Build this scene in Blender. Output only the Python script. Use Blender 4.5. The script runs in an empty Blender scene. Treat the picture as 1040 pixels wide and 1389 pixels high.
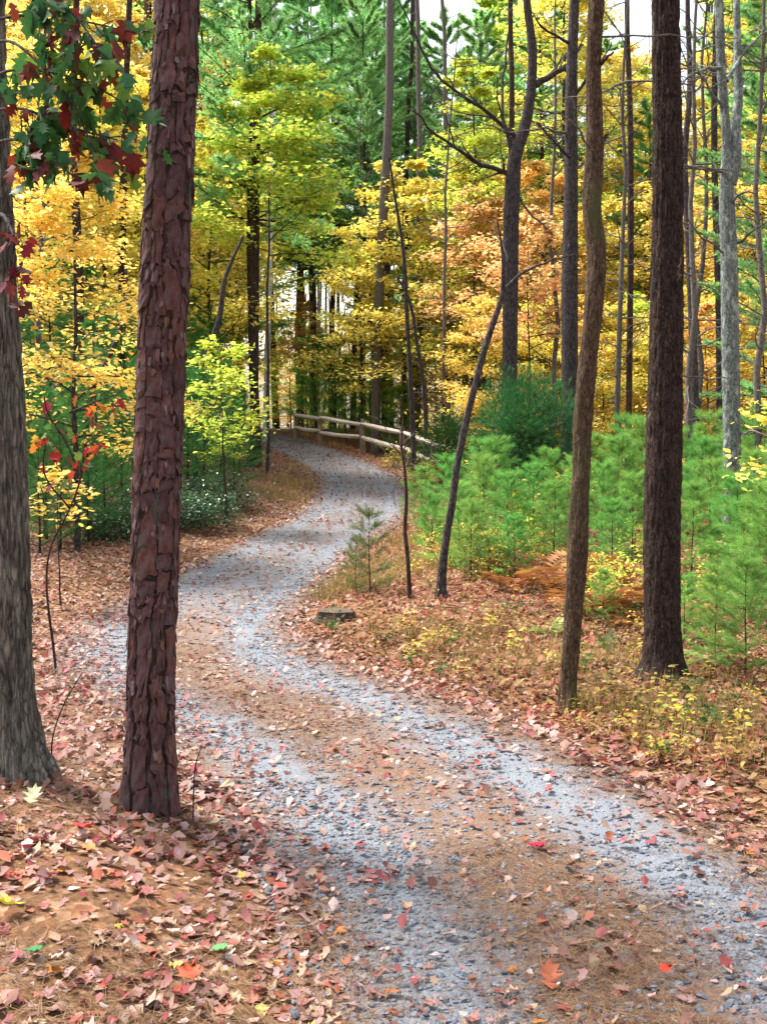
import bpy, math
import numpy as np
from math import radians, pi, cos, sin

# ------------------------------------------------------------------ camera, sky, sun, exposure
sc = bpy.context.scene
F, CX, CY, CAMH = 1490.0, 520.0, 694.5, 1.9          # focal length in photo pixels, photo centre, eye height
PITCH = math.atan(94.5 / F)
cam = bpy.data.cameras.new('camera'); camo = bpy.data.objects.new('camera', cam)
sc.collection.objects.link(camo); sc.camera = camo
camo.location = (0, 0, CAMH); camo.rotation_euler = (pi / 2 - PITCH, 0, 0)
cam.sensor_fit = 'VERTICAL'; cam.sensor_height = 36; cam.lens = 36 * F / 1389
cam.clip_start = 0.05; cam.clip_end = 2000

SUN_EL, SUN_AZ = radians(58), radians(-58)            # azimuth from +Y towards +X: the sun stands ahead to the left
world = bpy.data.worlds.new('World'); sc.world = world; world.use_nodes = True
wn = world.node_tree.nodes; bg = wn['Background']
sky = wn.new('ShaderNodeTexSky'); sky.sky_type = 'NISHITA'; sky.sun_disc = False
sky.sun_elevation = SUN_EL; sky.sun_rotation = SUN_AZ; sky.air_density = 1.6; sky.dust_density = 4.0; sky.ozone_density = 1.0
whs = wn.new('ShaderNodeHueSaturation'); whs.inputs['Saturation'].default_value = .5      # thin veil of cloud
world.node_tree.links.new(sky.outputs[0], whs.inputs['Color']); world.node_tree.links.new(whs.outputs[0], bg.inputs[0]); bg.inputs[1].default_value = 0.15
sun = bpy.data.lights.new('sun', 'SUN'); sun.energy = 3.6; sun.angle = radians(16); sun.color = (1, .97, .91)
suno = bpy.data.objects.new('sun', sun); sc.collection.objects.link(suno)
suno.rotation_euler = (pi / 2 - SUN_EL, 0, -SUN_AZ + pi)
sc.view_settings.view_transform = 'Standard'; sc.view_settings.look = 'None'
sc.view_settings.gamma = 1; sc.view_settings.exposure = 1.42
cy = sc.cycles
cy.max_bounces = 4; cy.diffuse_bounces = 3; cy.glossy_bounces = 1; cy.transmission_bounces = 2; cy.transparent_max_bounces = 4
cy.caustics_reflective = False; cy.caustics_refractive = False
cy.sample_clamp_indirect = 4.0

# ------------------------------------------------------------------ helpers
col = sc.collection
RS = np.random.RandomState
def smooth(t): t = np.clip(t, 0, 1); return t * t * (3 - 2 * t)
def _h(i, j, k, s):
    n = (i * 374761393 + j * 668265263 + k * 2147483647 * 3 + s * 974634777) & 0xffffffff
    n = ((n ^ (n >> 13)) * 1274126177) & 0xffffffff
    n = n ^ (n >> 16)
    return (n & 0xffff) / 65535.0
def noise3(x, y, z, s=0):
    x, y, z = np.broadcast_arrays(np.asarray(x, float), np.asarray(y, float), np.asarray(z, float))
    i, j, k = np.floor(x).astype(np.int64), np.floor(y).astype(np.int64), np.floor(z).astype(np.int64)
    u, v, w = smooth(x - i), smooth(y - j), smooth(z - k)
    r = 0
    for a in (0, 1):
        for b in (0, 1):
            for c in (0, 1):
                r = r + _h(i + a, j + b, k + c, s) * (u if a else 1 - u) * (v if b else 1 - v) * (w if c else 1 - w)
    return r * 2 - 1
def fbm(x, y, z, s=0, o=3):
    r, a, f = 0, .5, 1.
    for q in range(o):
        r = r + a * noise3(np.asarray(x) * f, np.asarray(y) * f, np.asarray(z) * f, s + q); a *= .5; f *= 2.03
    return r

def mesh(name, V, faces, mats, smooth_shade=False, attr=None):
    """faces: list of (array n x k, material index)"""
    me = bpy.data.meshes.new(name)
    V = np.asarray(V, np.float32)
    faces = [(np.asarray(f, np.int32), m) for f, m in faces if len(f)]
    me.vertices.add(len(V)); me.vertices.foreach_set('co', V.ravel())
    tot = np.concatenate([np.full(len(f), f.shape[1], np.int32) for f, _ in faces])
    idx = np.concatenate([f.ravel() for f, _ in faces])
    st = np.concatenate([[0], np.cumsum(tot)[:-1]]).astype(np.int32)
    me.loops.add(len(idx)); me.loops.foreach_set('vertex_index', idx)
    me.polygons.add(len(tot)); me.polygons.foreach_set('loop_start', st)
    try: me.polygons.foreach_set('loop_total', tot)
    except Exception: pass
    me.polygons.foreach_set('material_index', np.concatenate([np.full(len(f), m, np.int32) for f, m in faces]))
    me.polygons.foreach_set('use_smooth', np.full(len(tot), smooth_shade))
    for m in (mats if isinstance(mats, (list, tuple)) else [mats]): me.materials.append(m)
    if attr:
        for k, v in attr.items():
            a = me.attributes.new(k, 'FLOAT', 'POINT'); a.data.foreach_set('value', np.asarray(v, np.float32))
    me.update(calc_edges=True)
    return me
def obj(name, me, parent=None, loc=None):
    o = bpy.data.objects.new(name, me); col.objects.link(o)
    if parent is not None: o.parent = parent
    if loc is not None: o.location = loc
    return o
def tag(o, label=None, cat=None, group=None, kind=None):
    if label: o['label'] = label
    if cat: o['category'] = cat
    if group: o['group'] = group
    if kind: o['kind'] = kind
    return o
def thing(name, label, cat, loc, group=None):
    o = bpy.data.objects.new(name, None); col.objects.link(o); o.location = loc
    o.empty_display_size = .2
    return tag(o, label, cat, group)
class Acc:
    """collects geometry of one mesh"""
    def __init__(s): s.V = []; s.Fs = {}; s.n = 0
    def add(s, V, Fc, m=0):
        V = np.asarray(V, float); Fc = np.asarray(Fc, np.int64)
        s.V.append(V); s.Fs.setdefault((Fc.shape[1], m), []).append(Fc + s.n); s.n += len(V)
    def mesh(s, name, mats, smooth_shade=False):
        return mesh(name, np.concatenate(s.V), [(np.concatenate(f), m) for (k, m), f in s.Fs.items()], mats, smooth_shade)
def frames(P):
    T = np.gradient(P, axis=0); T /= np.linalg.norm(T, axis=1)[:, None] + 1e-9
    ref = np.array([0, 1., .02]) if abs(T[:, 1]).mean() < .8 else np.array([1., 0, .02])
    A = np.cross(ref, T); A /= np.linalg.norm(A, axis=1)[:, None] + 1e-9
    B = np.cross(T, A); return T, A, B
def tube(P, R, seg=6, disp=None, cap=True):
    P = np.asarray(P, float); R = np.broadcast_to(np.asarray(R, float), (len(P),))
    T, A, B = frames(P); th = np.arange(seg) * 2 * pi / seg
    rr = R[:, None] * np.ones(seg)
    if disp is not None: rr = rr + disp(th[None, :], P, R)
    V = P[:, None] + rr[..., None] * (np.cos(th)[None, :, None] * A[:, None] + np.sin(th)[None, :, None] * B[:, None])
    n = len(P); i = np.arange(n - 1)[:, None] * seg; j = np.arange(seg)[None]; k = (j + 1) % seg
    Q = np.stack([i + j, i + k, i + seg + k, i + seg + j], -1).reshape(-1, 4)
    return V.reshape(-1, 3), Q
def resample(P, n, extra=None):
    """smooth (Catmull-like) resampling of a polyline"""
    P = np.asarray(P, float); t = np.concatenate([[0], np.cumsum(np.linalg.norm(np.diff(P[:, :3], axis=0), axis=1))])
    m = np.gradient(P, t, axis=0); s = np.linspace(0, t[-1], n); i = np.clip(np.searchsorted(t, s, 'right') - 1, 0, len(P) - 2)
    h = (t[i + 1] - t[i])[:, None]; u = ((s - t[i])[:, None]) / h
    return ((2*u**3 - 3*u**2 + 1) * P[i] + (u**3 - 2*u**2 + u) * h * m[i] + (-2*u**3 + 3*u**2) * P[i + 1] + (u**3 - u**2) * h * m[i + 1])
def rotm(yaw, tilt, spin):
    cy_, sy = np.cos(yaw), np.sin(yaw); ct, st = np.cos(tilt), np.sin(tilt); cs, ss = np.cos(spin), np.sin(spin)
    z = np.zeros_like(cy_); o = np.ones_like(cy_)
    Rz = np.stack([cy_, -sy, z, sy, cy_, z, z, z, o], -1).reshape(-1, 3, 3)
    Rx = np.stack([o, z, z, z, ct, -st, z, st, ct], -1).reshape(-1, 3, 3)
    Rs = np.stack([cs, -ss, z, ss, cs, z, z, z, o], -1).reshape(-1, 3, 3)
    return Rz @ Rx @ Rs
def place(S, Fc, pos, R, size, curl=None):
    S = np.asarray(S, float); n = len(pos)
    V = np.repeat(S[None], n, 0) * np.asarray(size).reshape(-1, 1, 1)
    if curl is not None:                                    # curl: n x 2, bends across and along the leaf
        sz = np.asarray(size).reshape(-1, 1)
        V[..., 2] += curl[:, :1] * V[..., 0] ** 2 / sz + curl[:, 1:2] * (V[..., 1] - .5 * sz) ** 2 / sz
    V = np.einsum('nij,nmj->nmi', R, V) + pos[:, None]
    Fi = (np.arange(n)[:, None, None] * len(S) + np.asarray(Fc)[None]).reshape(-1, 3)
    return V.reshape(-1, 3), Fi
def leaf_shape(half):
    h = np.array(half, float); n = len(h)
    V = [(0, y, 0) for x, y in h]; Fc = []
    r = []; l = []
    for x, y in h:
        r.append(len(V)); V.append((x, y, 0)); l.append(len(V)); V.append((-x, y, 0))
    for i in range(n - 1):
        Fc += [(i, r[i], r[i+1]), (i, r[i+1], i+1), (i, l[i+1], l[i]), (i, i+1, l[i+1])]
    Fc = [f for f in Fc if np.linalg.norm(np.cross(np.subtract(V[f[1]], V[f[0]]), np.subtract(V[f[2]], V[f[0]]))) > 1e-6]
    V = np.array(V, float); V[:, 2] += .06 * np.abs(V[:, 0])
    used = sorted({i for f in Fc for i in f}); mp = {u: k for k, u in enumerate(used)}
    V = V[used]; Fc = np.array([[mp[i] for i in f] for f in Fc])
    # merge doubles so that one leaf is one island
    key = {}; rm = []
    VV = []
    for v in V.round(4):
        t = tuple(v)
        if t not in key: key[t] = len(VV); VV.append(v)
        rm.append(key[t])
    Fc = np.array(rm)[Fc]; Fc = np.array([f for f in Fc if len(set(f)) == 3])
    return np.array(VV), Fc
OAK = leaf_shape([(0, 0), (.10, .10), (.27, .26), (.11, .34), (.38, .54), (.16, .60), (.27, .80), (.09, .84), (0, 1)])
MAPLE = leaf_shape([(0, -.02), (.34, .02), (.24, .16), (.52, .40), (.24, .44), (.26, .66), (.10, .64), (0, 1)])
OVATE = leaf_shape([(0, 0), (.20, .18), (.29, .45), (.17, .75), (0, 1)])
KITE = (np.array([(0, 0, 0), (.33, .42, .05), (0, 1, 0), (-.33, .42, .05)], float), np.array([(0, 1, 2), (0, 2, 3)]))
LEAF4 = (np.array([(0, 0, 0), (.38, .27, .05), (.22, .62, .03), (0, 1, 0), (-.22, .62, .03), (-.38, .27, .05)], float), np.array([(0, 1, 2), (0, 2, 3), (0, 3, 4), (0, 4, 5)]))
LOBE = leaf_shape([(0, 0), (.40, .22), (.24, .42), (.30, .66), (0, 1)])

# ------------------------------------------------------------------ the lie of the land
ZP = np.array([(-20,0),(0,0),(6,.02),(12,.2),(20,.6),(25,.93),(33,1.5),(40,1.93),(46,2.3),(60,2.6),(100,2.8),(500,2.8)], float)
CL = np.array([(1.15,-6),(1.1,-2),(1.05,1.5),(.88,3.4),(.58,4.9),(.05,6.2),(-.65,7.4),(-1.4,8.6),(-1.85,9.8),(-1.86,11.2),(-1.65,13),(-1.22,16),
               (-.62,19.5),(-.44,23),(-.62,26.5),(-1.5,31),(-2.95,37),(-4.3,42),(-7,47.5),(-11.5,52),(-19,56),(-30,58)], float)
CLD = resample(CL, 500)
CLT = np.gradient(CLD, axis=0); CLT /= np.linalg.norm(CLT, axis=1)[:, None]
CLN = np.stack([CLT[:, 1], -CLT[:, 0]], 1)                    # points to the right of the way
HW = np.interp(CLD[:, 1], [0, 6, 10, 14, 20, 60], [1.12, 1.12, 1.05, .98, 1.02, 1.05])
def road_uv(x, y):
    """signed distance across the road in half widths, index along it, plain distance"""
    x = np.asarray(x, float).ravel(); y = np.asarray(y, float).ravel()
    u = np.empty(len(x)); ii = np.empty(len(x), int); dd = np.empty(len(x))
    for a in range(0, len(x), 20000):
        xs, ys = x[a:a+20000], y[a:a+20000]
        d2 = (xs[:, None] - CLD[None, :, 0]) ** 2 + (ys[:, None] - CLD[None, :, 1]) ** 2
        i = d2.argmin(1); off = (xs - CLD[i, 0]) * CLN[i, 0] + (ys - CLD[i, 1]) * CLN[i, 1]
        d = np.sqrt(d2[np.arange(len(i)), i])
        u[a:a+20000] = np.sign(off) * d / HW[i]; ii[a:a+20000] = i; dd[a:a+20000] = np.maximum(d - HW[i], 0)
    return u, ii, dd
def base_z(y):
    y = np.asarray(y, float); s = 0
    for k in (-1.5, 0, 1.5): s = s + np.interp(y + k, ZP[:, 0], ZP[:, 1])
    return s / 3
def ground_z(x, y, uv=None):
    x = np.asarray(x, float); y = np.asarray(y, float); sh = x.shape; x, y = x.ravel(), y.ravel()
    u, i, d = road_uv(x, y) if uv is None else uv
    left = u < 0
    bank = np.where(left, .20, .10) * smooth(d / np.where(left, 1.3, 2.0)) * np.where(y < 14, 1, .8)
    bank = bank + np.where(left & (y > 16), .35, .0) * smooth((d - .2) / 4) + np.where((~left) & (y > 24) & (y < 44), -.6, 0) * smooth((d - .4) / 1.6) * smooth((44 - y) / 7) * smooth((y - 24) / 4)
    rough = (.10 * fbm(x * .5, y * .5, 0, 5) + .035 * fbm(x * 2.3, y * 2.3, 0, 9)) * smooth(d / .8)
    far = .9 * fbm(x * .04, y * .04, 0, 15) * smooth((d - 10) / 25)
    return (base_z(y) + bank + rough + far).reshape(sh)
ROADLIFT = .014
def surf_z(x, y):
    u, i, d = road_uv(x, y)
    z = ground_z(np.ravel(x), np.ravel(y), (u, i, d))
    return z + np.where(np.abs(u) < 1.0, ROADLIFT, 0), u, d
def ray(px, py):
    dx, dz = (px - CX) / F, -(py - CY) / F
    c, s = cos(PITCH), sin(PITCH)
    return np.array([dx, c + dz * s, dz * c - s])
def at(px, py, Y):
    """the point seen at a photo pixel that stands Y metres down the view"""
    r = ray(px, py); return r * (Y / r[1]) + np.array([0, 0, CAMH])
def on_ground(px, py):
    r = ray(px, py); t = np.exp(np.linspace(0, math.log(110), 2500)); P = r[None] * t[:, None] + np.array([0, 0, CAMH])
    z = ground_z(P[:, 0], P[:, 1]); k = np.argmax(P[:, 2] <= z)
    return np.array([P[k, 0], P[k, 1], float(z[k])])
def foot(px, Y):
    x = (px - CX) / F * Y
    return np.array([x, Y, float(ground_z(np.array([x]), np.array([Y]))[0])])

# ------------------------------------------------------------------ materials
def nodes_of(m):
    m.use_nodes = True; nt = m.node_tree; nt.nodes.clear(); return nt
class N:
    def __init__(s, name): s.m = bpy.data.materials.new(name); s.t = nodes_of(s.m); s.out = s.n('ShaderNodeOutputMaterial')
    def n(s, t, **kw):
        x = s.t.nodes.new(t)
        for k, v in kw.items():
            if k.startswith('i_'): x.inputs[k[2:]].default_value = v
            else: setattr(x, k, v)
        return x
    def l(s, a, b): s.t.links.new(a, b)
    def ramp(s, fac, stops, interp='LINEAR'):
        r = s.n('ShaderNodeValToRGB'); cr = r.color_ramp; cr.interpolation = interp
        while len(cr.elements) < len(stops): cr.elements.new(.5)
        for e, (p, c) in zip(cr.elements, stops): e.position = p; e.color = (*c, 1)
        if fac is not None: s.l(fac, r.inputs[0])
        return r.outputs[0]
    def noise(s, scale, detail=4, rough=.6, vec=None):
        x = s.n('ShaderNodeTexNoise'); x.inputs['Scale'].default_value = scale; x.inputs['Detail'].default_value = detail; x.inputs['Roughness'].default_value = rough
        if vec is not None: s.l(vec, x.inputs['Vector'])
        return x.outputs['Fac']
    def mapping(s, scale, src='Object'):
        tc = s.n('ShaderNodeTexCoord'); mp = s.n('ShaderNodeMapping'); mp.inputs['Scale'].default_value = scale
        s.l(tc.outputs[src], mp.inputs[0]); return mp.outputs[0]
    def mix(s, f, a, b, mode='MIX'):
        x = s.n('ShaderNodeMix', data_type='RGBA', blend_type=mode)
        for v, k in ((f, 0), (a, 6), (b, 7)):
            if isinstance(v, (int, float)): x.inputs[k].default_value = v
            elif isinstance(v, tuple): x.inputs[k].default_value = (*v, 1)
            else: s.l(v, x.inputs[k])
        return x.outputs[2]
    def math(s, op, a, b=0.):
        x = s.n('ShaderNodeMath', operation=op)
        for v, k in ((a, 0), (b, 1)):
            if isinstance(v, (int, float)): x.inputs[k].default_value = v
            else: s.l(v, x.inputs[k])
        return x.outputs[0]
    def maprange(s, v, a, b, c=0., d=1.):
        x = s.n('ShaderNodeMapRange'); s.l(v, x.inputs[0])
        for k, q in zip((1, 2, 3, 4), (a, b, c, d)): x.inputs[k].default_value = q
        return x.outputs[0]
    def principled(s, colr, rough=.8, spec=.25, bump=None, bstr=.5, bdist=.02):
        p = s.n('ShaderNodeBsdfPrincipled'); p.inputs['Roughness'].default_value = rough; p.inputs['Specular IOR Level'].default_value = spec
        if isinstance(colr, tuple): p.inputs['Base Color'].default_value = (*colr, 1)
        else: s.l(colr, p.inputs['Base Color'])
        if bump is not None:
            b = s.n('ShaderNodeBump'); b.inputs['Strength'].default_value = bstr; b.inputs['Distance'].default_value = bdist
            s.l(bump, b.inputs['Height']); s.l(b.outputs[0], p.inputs['Normal'])
        return p.outputs[0]
    def end(s, sh): s.l(sh, s.out.inputs[0]); return s.m

def leaf_mat(name, palette, per='island', trans=.6, rough=.55, spec=.25, clump=.35, cscale=1.3, mottle=0, hue=.015):
    m = N(name)
    if per == 'island': f = m.n('ShaderNodeNewGeometry').outputs['Random Per Island']
    else: f = m.n('ShaderNodeObjectInfo').outputs['Random']
    n = len(palette)
    c = m.ramp(f, [(i / n, p) for i, p in enumerate(palette)], 'CONSTANT')
    tc = m.n('ShaderNodeTexCoord')
    nz = m.noise(cscale, 2, .5, tc.outputs['Object'])
    hv = m.n('ShaderNodeHueSaturation'); m.l(c, hv.inputs['Color'])
    m.l(m.maprange(nz, .3, .7, 1 - clump, 1 + clump), hv.inputs['Value'])
    if mottle:
        mz = m.noise(mottle, 4, .7, tc.outputs['Object'])
        c = m.mix(m.maprange(mz, .5, .75, 0, .45), c, (.13, .07, .045)); m.l(c, hv.inputs['Color'])
    oi = m.n('ShaderNodeObjectInfo')
    m.l(m.maprange(oi.outputs['Random'], 0, 1, .5 - hue, .5 + hue), hv.inputs['Hue'])
    c = hv.outputs[0]
    p = m.principled(c, rough, spec)
    t = m.n('ShaderNodeBsdfTranslucent'); m.l(c, t.inputs[0])
    x = m.n('ShaderNodeMixShader'); x.inputs[0].default_value = trans; m.l(p, x.inputs[1]); m.l(t.outputs[0], x.inputs[2])
    return m.end(x.outputs[0])
def bark_mat(name, dark, light, scale=14, stretch=.22, lichen=None, lam=.5, lscale=5, bstr=.8, moss=None):
    m = N(name); v = m.mapping((1, 1, stretch))
    w = m.n('ShaderNodeTexNoise'); w.inputs['Scale'].default_value = scale * .6; m.l(v, w.inputs['Vector'])
    wv = m.n('ShaderNodeVectorMath', operation='MULTIPLY_ADD'); m.l(w.outputs['Color'], wv.inputs[0]); wv.inputs[1].default_value = (.09, .09, .09); m.l(v, wv.inputs[2])
    vo = m.n('ShaderNodeTexVoronoi', feature='DISTANCE_TO_EDGE'); vo.inputs['Scale'].default_value = scale * 1.5; m.l(wv.outputs[0], vo.inputs['Vector'])
    crack = m.maprange(vo.outputs['Distance'], 0, .22)
    n1 = m.noise(scale * 1.2, 6, .7, v); n2 = m.noise(scale * 7, 4, .75, m.mapping((1, 1, .6)))
    h = m.math('ADD', m.math('ADD', m.math('MULTIPLY', n1, .56), m.math('MULTIPLY', n2, .30)), m.math('MULTIPLY', crack, .14))
    c = m.ramp(h, [(.36, dark), (.5, tuple(.62 * a + .38 * b for a, b in zip(dark, light))), (.6, tuple(.2 * a + .8 * b for a, b in zip(dark, light))), (.72, tuple(1.25 * b for b in light))])
    if lichen:
        ln = m.noise(lscale, 5, .7, m.mapping((1, 1, .55)))
        c = m.mix(m.maprange(ln, 1 - lam, 1 - lam + .07, 0, .9), c, lichen)
    if moss:
        ln = m.noise(lscale * .6, 4, .6, m.mapping((1.3, 1.3, .35)))
        c = m.mix(m.maprange(ln, .5, .66, 0, .8), c, moss)
    return m.end(m.principled(c, .92, .15, h, bstr, .035))

M = {}
M['bark_core'] = bark_mat('bark_core', (.012, .008, .007), (.06, .035, .028), 10, .3, (.075, .105, .085), .46, 7)
def plate_mat():
    m = N('bark_plate'); v = m.mapping((1, 1, .4))
    oi = m.n('ShaderNodeObjectInfo').outputs['Random']
    n1 = m.noise(42, 6, .75, v); n2 = m.noise(7, 3, .5, m.mapping((1, 1, 1)))
    c = m.ramp(n1, [(.28, (.025, .013, .013)), (.47, (.105, .053, .049)), (.6, (.145, .078, .073)), (.72, (.24, .165, .155))])
    c2 = m.ramp(oi, [(0, (.62, .58, .62)), (.3, (.85, .82, .88)), (.65, (.95, .88, .9)), (.85, (1.15, .95, .82)), (1, (1.1, 1.15, 1.25))])
    c = m.mix(1., c, c2, 'MULTIPLY')
    c = m.mix(m.maprange(n2, .56, .72, 0, .6), c, (.15, .135, .14)); c = m.mix(m.maprange(m.noise(11, 4, .7, m.mapping((1, 1, .4))), .6, .72, 0, .5), c, (.085, .10, .075))
    return m.end(m.principled(c, .85, .2, n1, 1.0, .02))
M['plate'] = plate_mat()
def scale_mat():
    m = N('bark_scale'); f = m.n('ShaderNodeNewGeometry').outputs['Random Per Island']
    c = m.ramp(f, [(0, (.05, .026, .025)), (.3, (.10, .05, .045)), (.55, (.15, .085, .08)), (.75, (.19, .14, .14)), (.9, (.17, .085, .05))], 'CONSTANT')
    n1 = m.noise(60, 4, .7, m.mapping((1, 1, .5)))
    c = m.mix(m.maprange(n1, .3, .7, .0, .5), c, (.05, .03, .03))
    return m.end(m.principled(c, .85, .2, n1, .5, .006))
M['scale'] = scale_mat()
M['bark_oak'] = bark_mat('bark_oak', (.036, .031, .025), (.34, .305, .25), 24, .17, (.12, .14, .10), .40, 5, 1.0)
M['bark_dark'] = bark_mat('bark_dark', (.010, .007, .006), (.10, .064, .052), 30, .45, (.17, .19, .15), .345, 7, 1.0)
M['bark_moss'] = bark_mat('bark_moss', (.022, .013, .009), (.15, .095, .06), 30, .45, (.16, .17, .13), .34, 8, .8, (.075, .085, .035))
M['bark_grey'] = bark_mat('bark_grey', (.04, .05, .048), (.24, .27, .255), 24, .5, (.32, .36, .33), .47, 9, .7)
M['bark_mid'] = bark_mat('bark_mid', (.012, .010, .012), (.11, .09, .09), 20, .4, (.18, .19, .18), .36, 6, .9)
M['bark_brown'] = bark_mat('bark_brown', (.014, .009, .008), (.09, .055, .045), 16, .25, None, .3, 6, .8)
M['bark_pale'] = bark_mat('bark_pale', (.30, .31, .30), (.62, .63, .62), 9, .5, None, .3, 6, .4)
M['bark_twig'] = bark_mat('bark_twig', (.05, .042, .04), (.20, .175, .16), 30, .4, None, .3, 6, .4)
M['wood_rail'] = bark_mat('wood_rail', (.38, .32, .27), (.72, .64, .56), 9, 1.0, None, .3, 6, .4)
M['wood_post'] = bark_mat('wood_post', (.13, .10, .085), (.34, .28, .23), 14, .3, None, .3, 6, .5)
M['wood_stump'] = bark_mat('wood_stump', (.03, .02, .014), (.12, .085, .06), 18, .3, (.07, .08, .04), .38, 6, .7)
M['wood_cut'] = bark_mat('wood_cut', (.05, .036, .025), (.15, .115, .08), 22, 1, (.08, .085, .045), .38, 9, .5)

YEL = [(.86, .65, .10), (.88, .72, .16), (.80, .60, .09), (.88, .76, .27), (.76, .67, .12), (.84, .58, .10), (.60, .60, .12), (.74, .54, .12)]
GOLD = [(.78, .54, .08), (.80, .60, .12), (.72, .46, .09), (.84, .68, .16), (.60, .52, .10), (.40, .46, .08), (.68, .60, .12), (.54, .36, .10)]
ORA = [(.82, .50, .13), (.86, .58, .18), (.76, .40, .11), (.86, .66, .18), (.74, .50, .14), (.84, .66, .16)]
RED = [(.76, .40, .17), (.82, .50, .20), (.70, .32, .15), (.84, .60, .22), (.78, .52, .26)]
LIM = [(.50, .62, .07), (.60, .68, .10), (.40, .55, .06), (.68, .68, .12), (.34, .50, .06), (.72, .64, .10)]
M['leaf_yellow'] = leaf_mat('leaf_yellow', YEL)
M['leaf_gold'] = leaf_mat('leaf_gold', GOLD)
M['leaf_orange'] = leaf_mat('leaf_orange', ORA)
M['leaf_red'] = leaf_mat('leaf_red', RED)
M['leaf_lime'] = leaf_mat('leaf_lime', LIM)
M['leaf_green'] = leaf_mat('leaf_green', [(.05, .14, .03), (.07, .18, .03), (.04, .11, .025), (.10, .2, .04), (.2, .26, .05)])
M['seed_brown'] = leaf_mat('seed_brown', [(.42, .28, .07), (.34, .20, .06), (.50, .38, .09), (.28, .14, .05), (.24, .22, .06)])
M['leaf_laurel'] = leaf_mat('leaf_laurel', [(.03, .09, .03), (.045, .12, .045), (.06, .14, .06), (.035, .10, .04)], trans=.15, rough=.3, spec=.5)
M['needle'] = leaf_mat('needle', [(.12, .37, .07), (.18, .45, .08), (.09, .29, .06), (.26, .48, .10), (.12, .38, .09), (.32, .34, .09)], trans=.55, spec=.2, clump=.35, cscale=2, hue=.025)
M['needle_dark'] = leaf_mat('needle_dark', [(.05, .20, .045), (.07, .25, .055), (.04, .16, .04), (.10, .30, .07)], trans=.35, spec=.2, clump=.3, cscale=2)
M['needle_tall'] = leaf_mat('needle_tall', [(.19, .46, .16), (.24, .52, .19), (.15, .40, .15), (.34, .58, .20), (.46, .62, .22)], trans=.6, spec=.2, clump=.35, cscale=.8)
OAKC = [(.03, .105, .025), (.035, .12, .03), (.025, .085, .022), (.045, .14, .03), (.028, .10, .03), (.10, .20, .03), (.13, .012, .012), (.09, .012, .012), (.16, .02, .015), (.03, .11, .03)]
M['oak_leaf'] = leaf_mat('oak_leaf', OAKC, per='object', trans=.4, clump=.15, cscale=9)
REDC = [(.26, .02, .015), (.20, .015, .015), (.34, .04, .02), (.10, .16, .03), (.42, .12, .02), (.45, .26, .04), (.30, .03, .02), (.06, .13, .03)]
M['red_leaf'] = leaf_mat('red_leaf', REDC, per='object', trans=.45, clump=.15, cscale=9)
FALL = [(.36, .22, .19), (.27, .155, .11), (.42, .29, .26), (.19, .09, .06), (.33, .20, .14), (.26, .075, .06), (.38, .26, .18), (.31, .135, .11), (.14, .065, .045), (.40, .30, .19), (.34, .12, .05), (.24, .045, .04), (.30, .18, .17), (.46, .37, .34), (.22, .12, .085)]
FALL = [tuple(min(.6, v * f) for v, f in zip(c, (.94, .91, .88))) for c in FALL]
FALL2 = FALL + [(.34, .035, .03), (.42, .13, .03), (.42, .30, .07), (.36, .11, .09), (.38, .24, .20), (.30, .18, .12), (.26, .14, .09)]
M['litter'] = leaf_mat('litter', FALL, mottle=28, trans=.2, rough=.6, spec=.3, clump=.25, cscale=2.5)
M['litter_brown'] = leaf_mat('litter_brown', [(.25, .11, .05), (.30, .135, .06), (.17, .07, .038), (.33, .175, .085), (.25, .15, .05), (.36, .23, .155), (.25, .055, .032), (.13, .06, .035)], trans=.2, rough=.65, spec=.25, clump=.3, cscale=2)
M['fallen'] = leaf_mat('fallen', FALL2, mottle=3.2, per='object', trans=.2, rough=.55, spec=.3, clump=.2, cscale=20)
M['straw'] = leaf_mat('straw', [(.16, .08, .038), (.12, .056, .029), (.21, .113, .053), (.09, .042, .025), (.25, .155, .085)], trans=.1, rough=.7, clump=.2)
M['dry_grass'] = leaf_mat('dry_grass', [(.36, .26, .08), (.42, .30, .10), (.28, .22, .06), (.22, .24, .06), (.40, .24, .09)], trans=.3, rough=.6)
M['fern_rust'] = leaf_mat('fern_rust', [(.30, .11, .035), (.36, .15, .045), (.24, .085, .03), (.40, .2, .06)], trans=.3, rough=.7)
M['fern_green'] = leaf_mat('fern_green', [(.20, .30, .08), (.30, .36, .09), (.36, .36, .10)], trans=.3)
STONE = [(.11, .125, .155), (.14, .157, .188), (.085, .10, .13), (.175, .19, .215), (.125, .14, .165), (.065, .08, .108), (.15, .152, .16), (.21, .22, .235), (.135, .118, .108)]
def stone_mat(name, per):
    m = N(name)
    f = m.n('ShaderNodeNewGeometry').outputs['Random Per Island'] if per == 'island' else m.n('ShaderNodeObjectInfo').outputs['Random']
    c = m.ramp(f, [(i / len(STONE), p) for i, p in enumerate(STONE)], 'CONSTANT')
    nz = m.noise(90, 3, .6, m.mapping((1, 1, 1)))
    c = m.mix(m.maprange(nz, .35, .7, 0, .4), c, (.13, .13, .145))
    return m.end(m.principled(c, .75, .3, nz, .3, .004))
M['stone'] = stone_mat('stone', 'island'); M['stone_one'] = stone_mat('stone_one', 'object')
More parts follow.
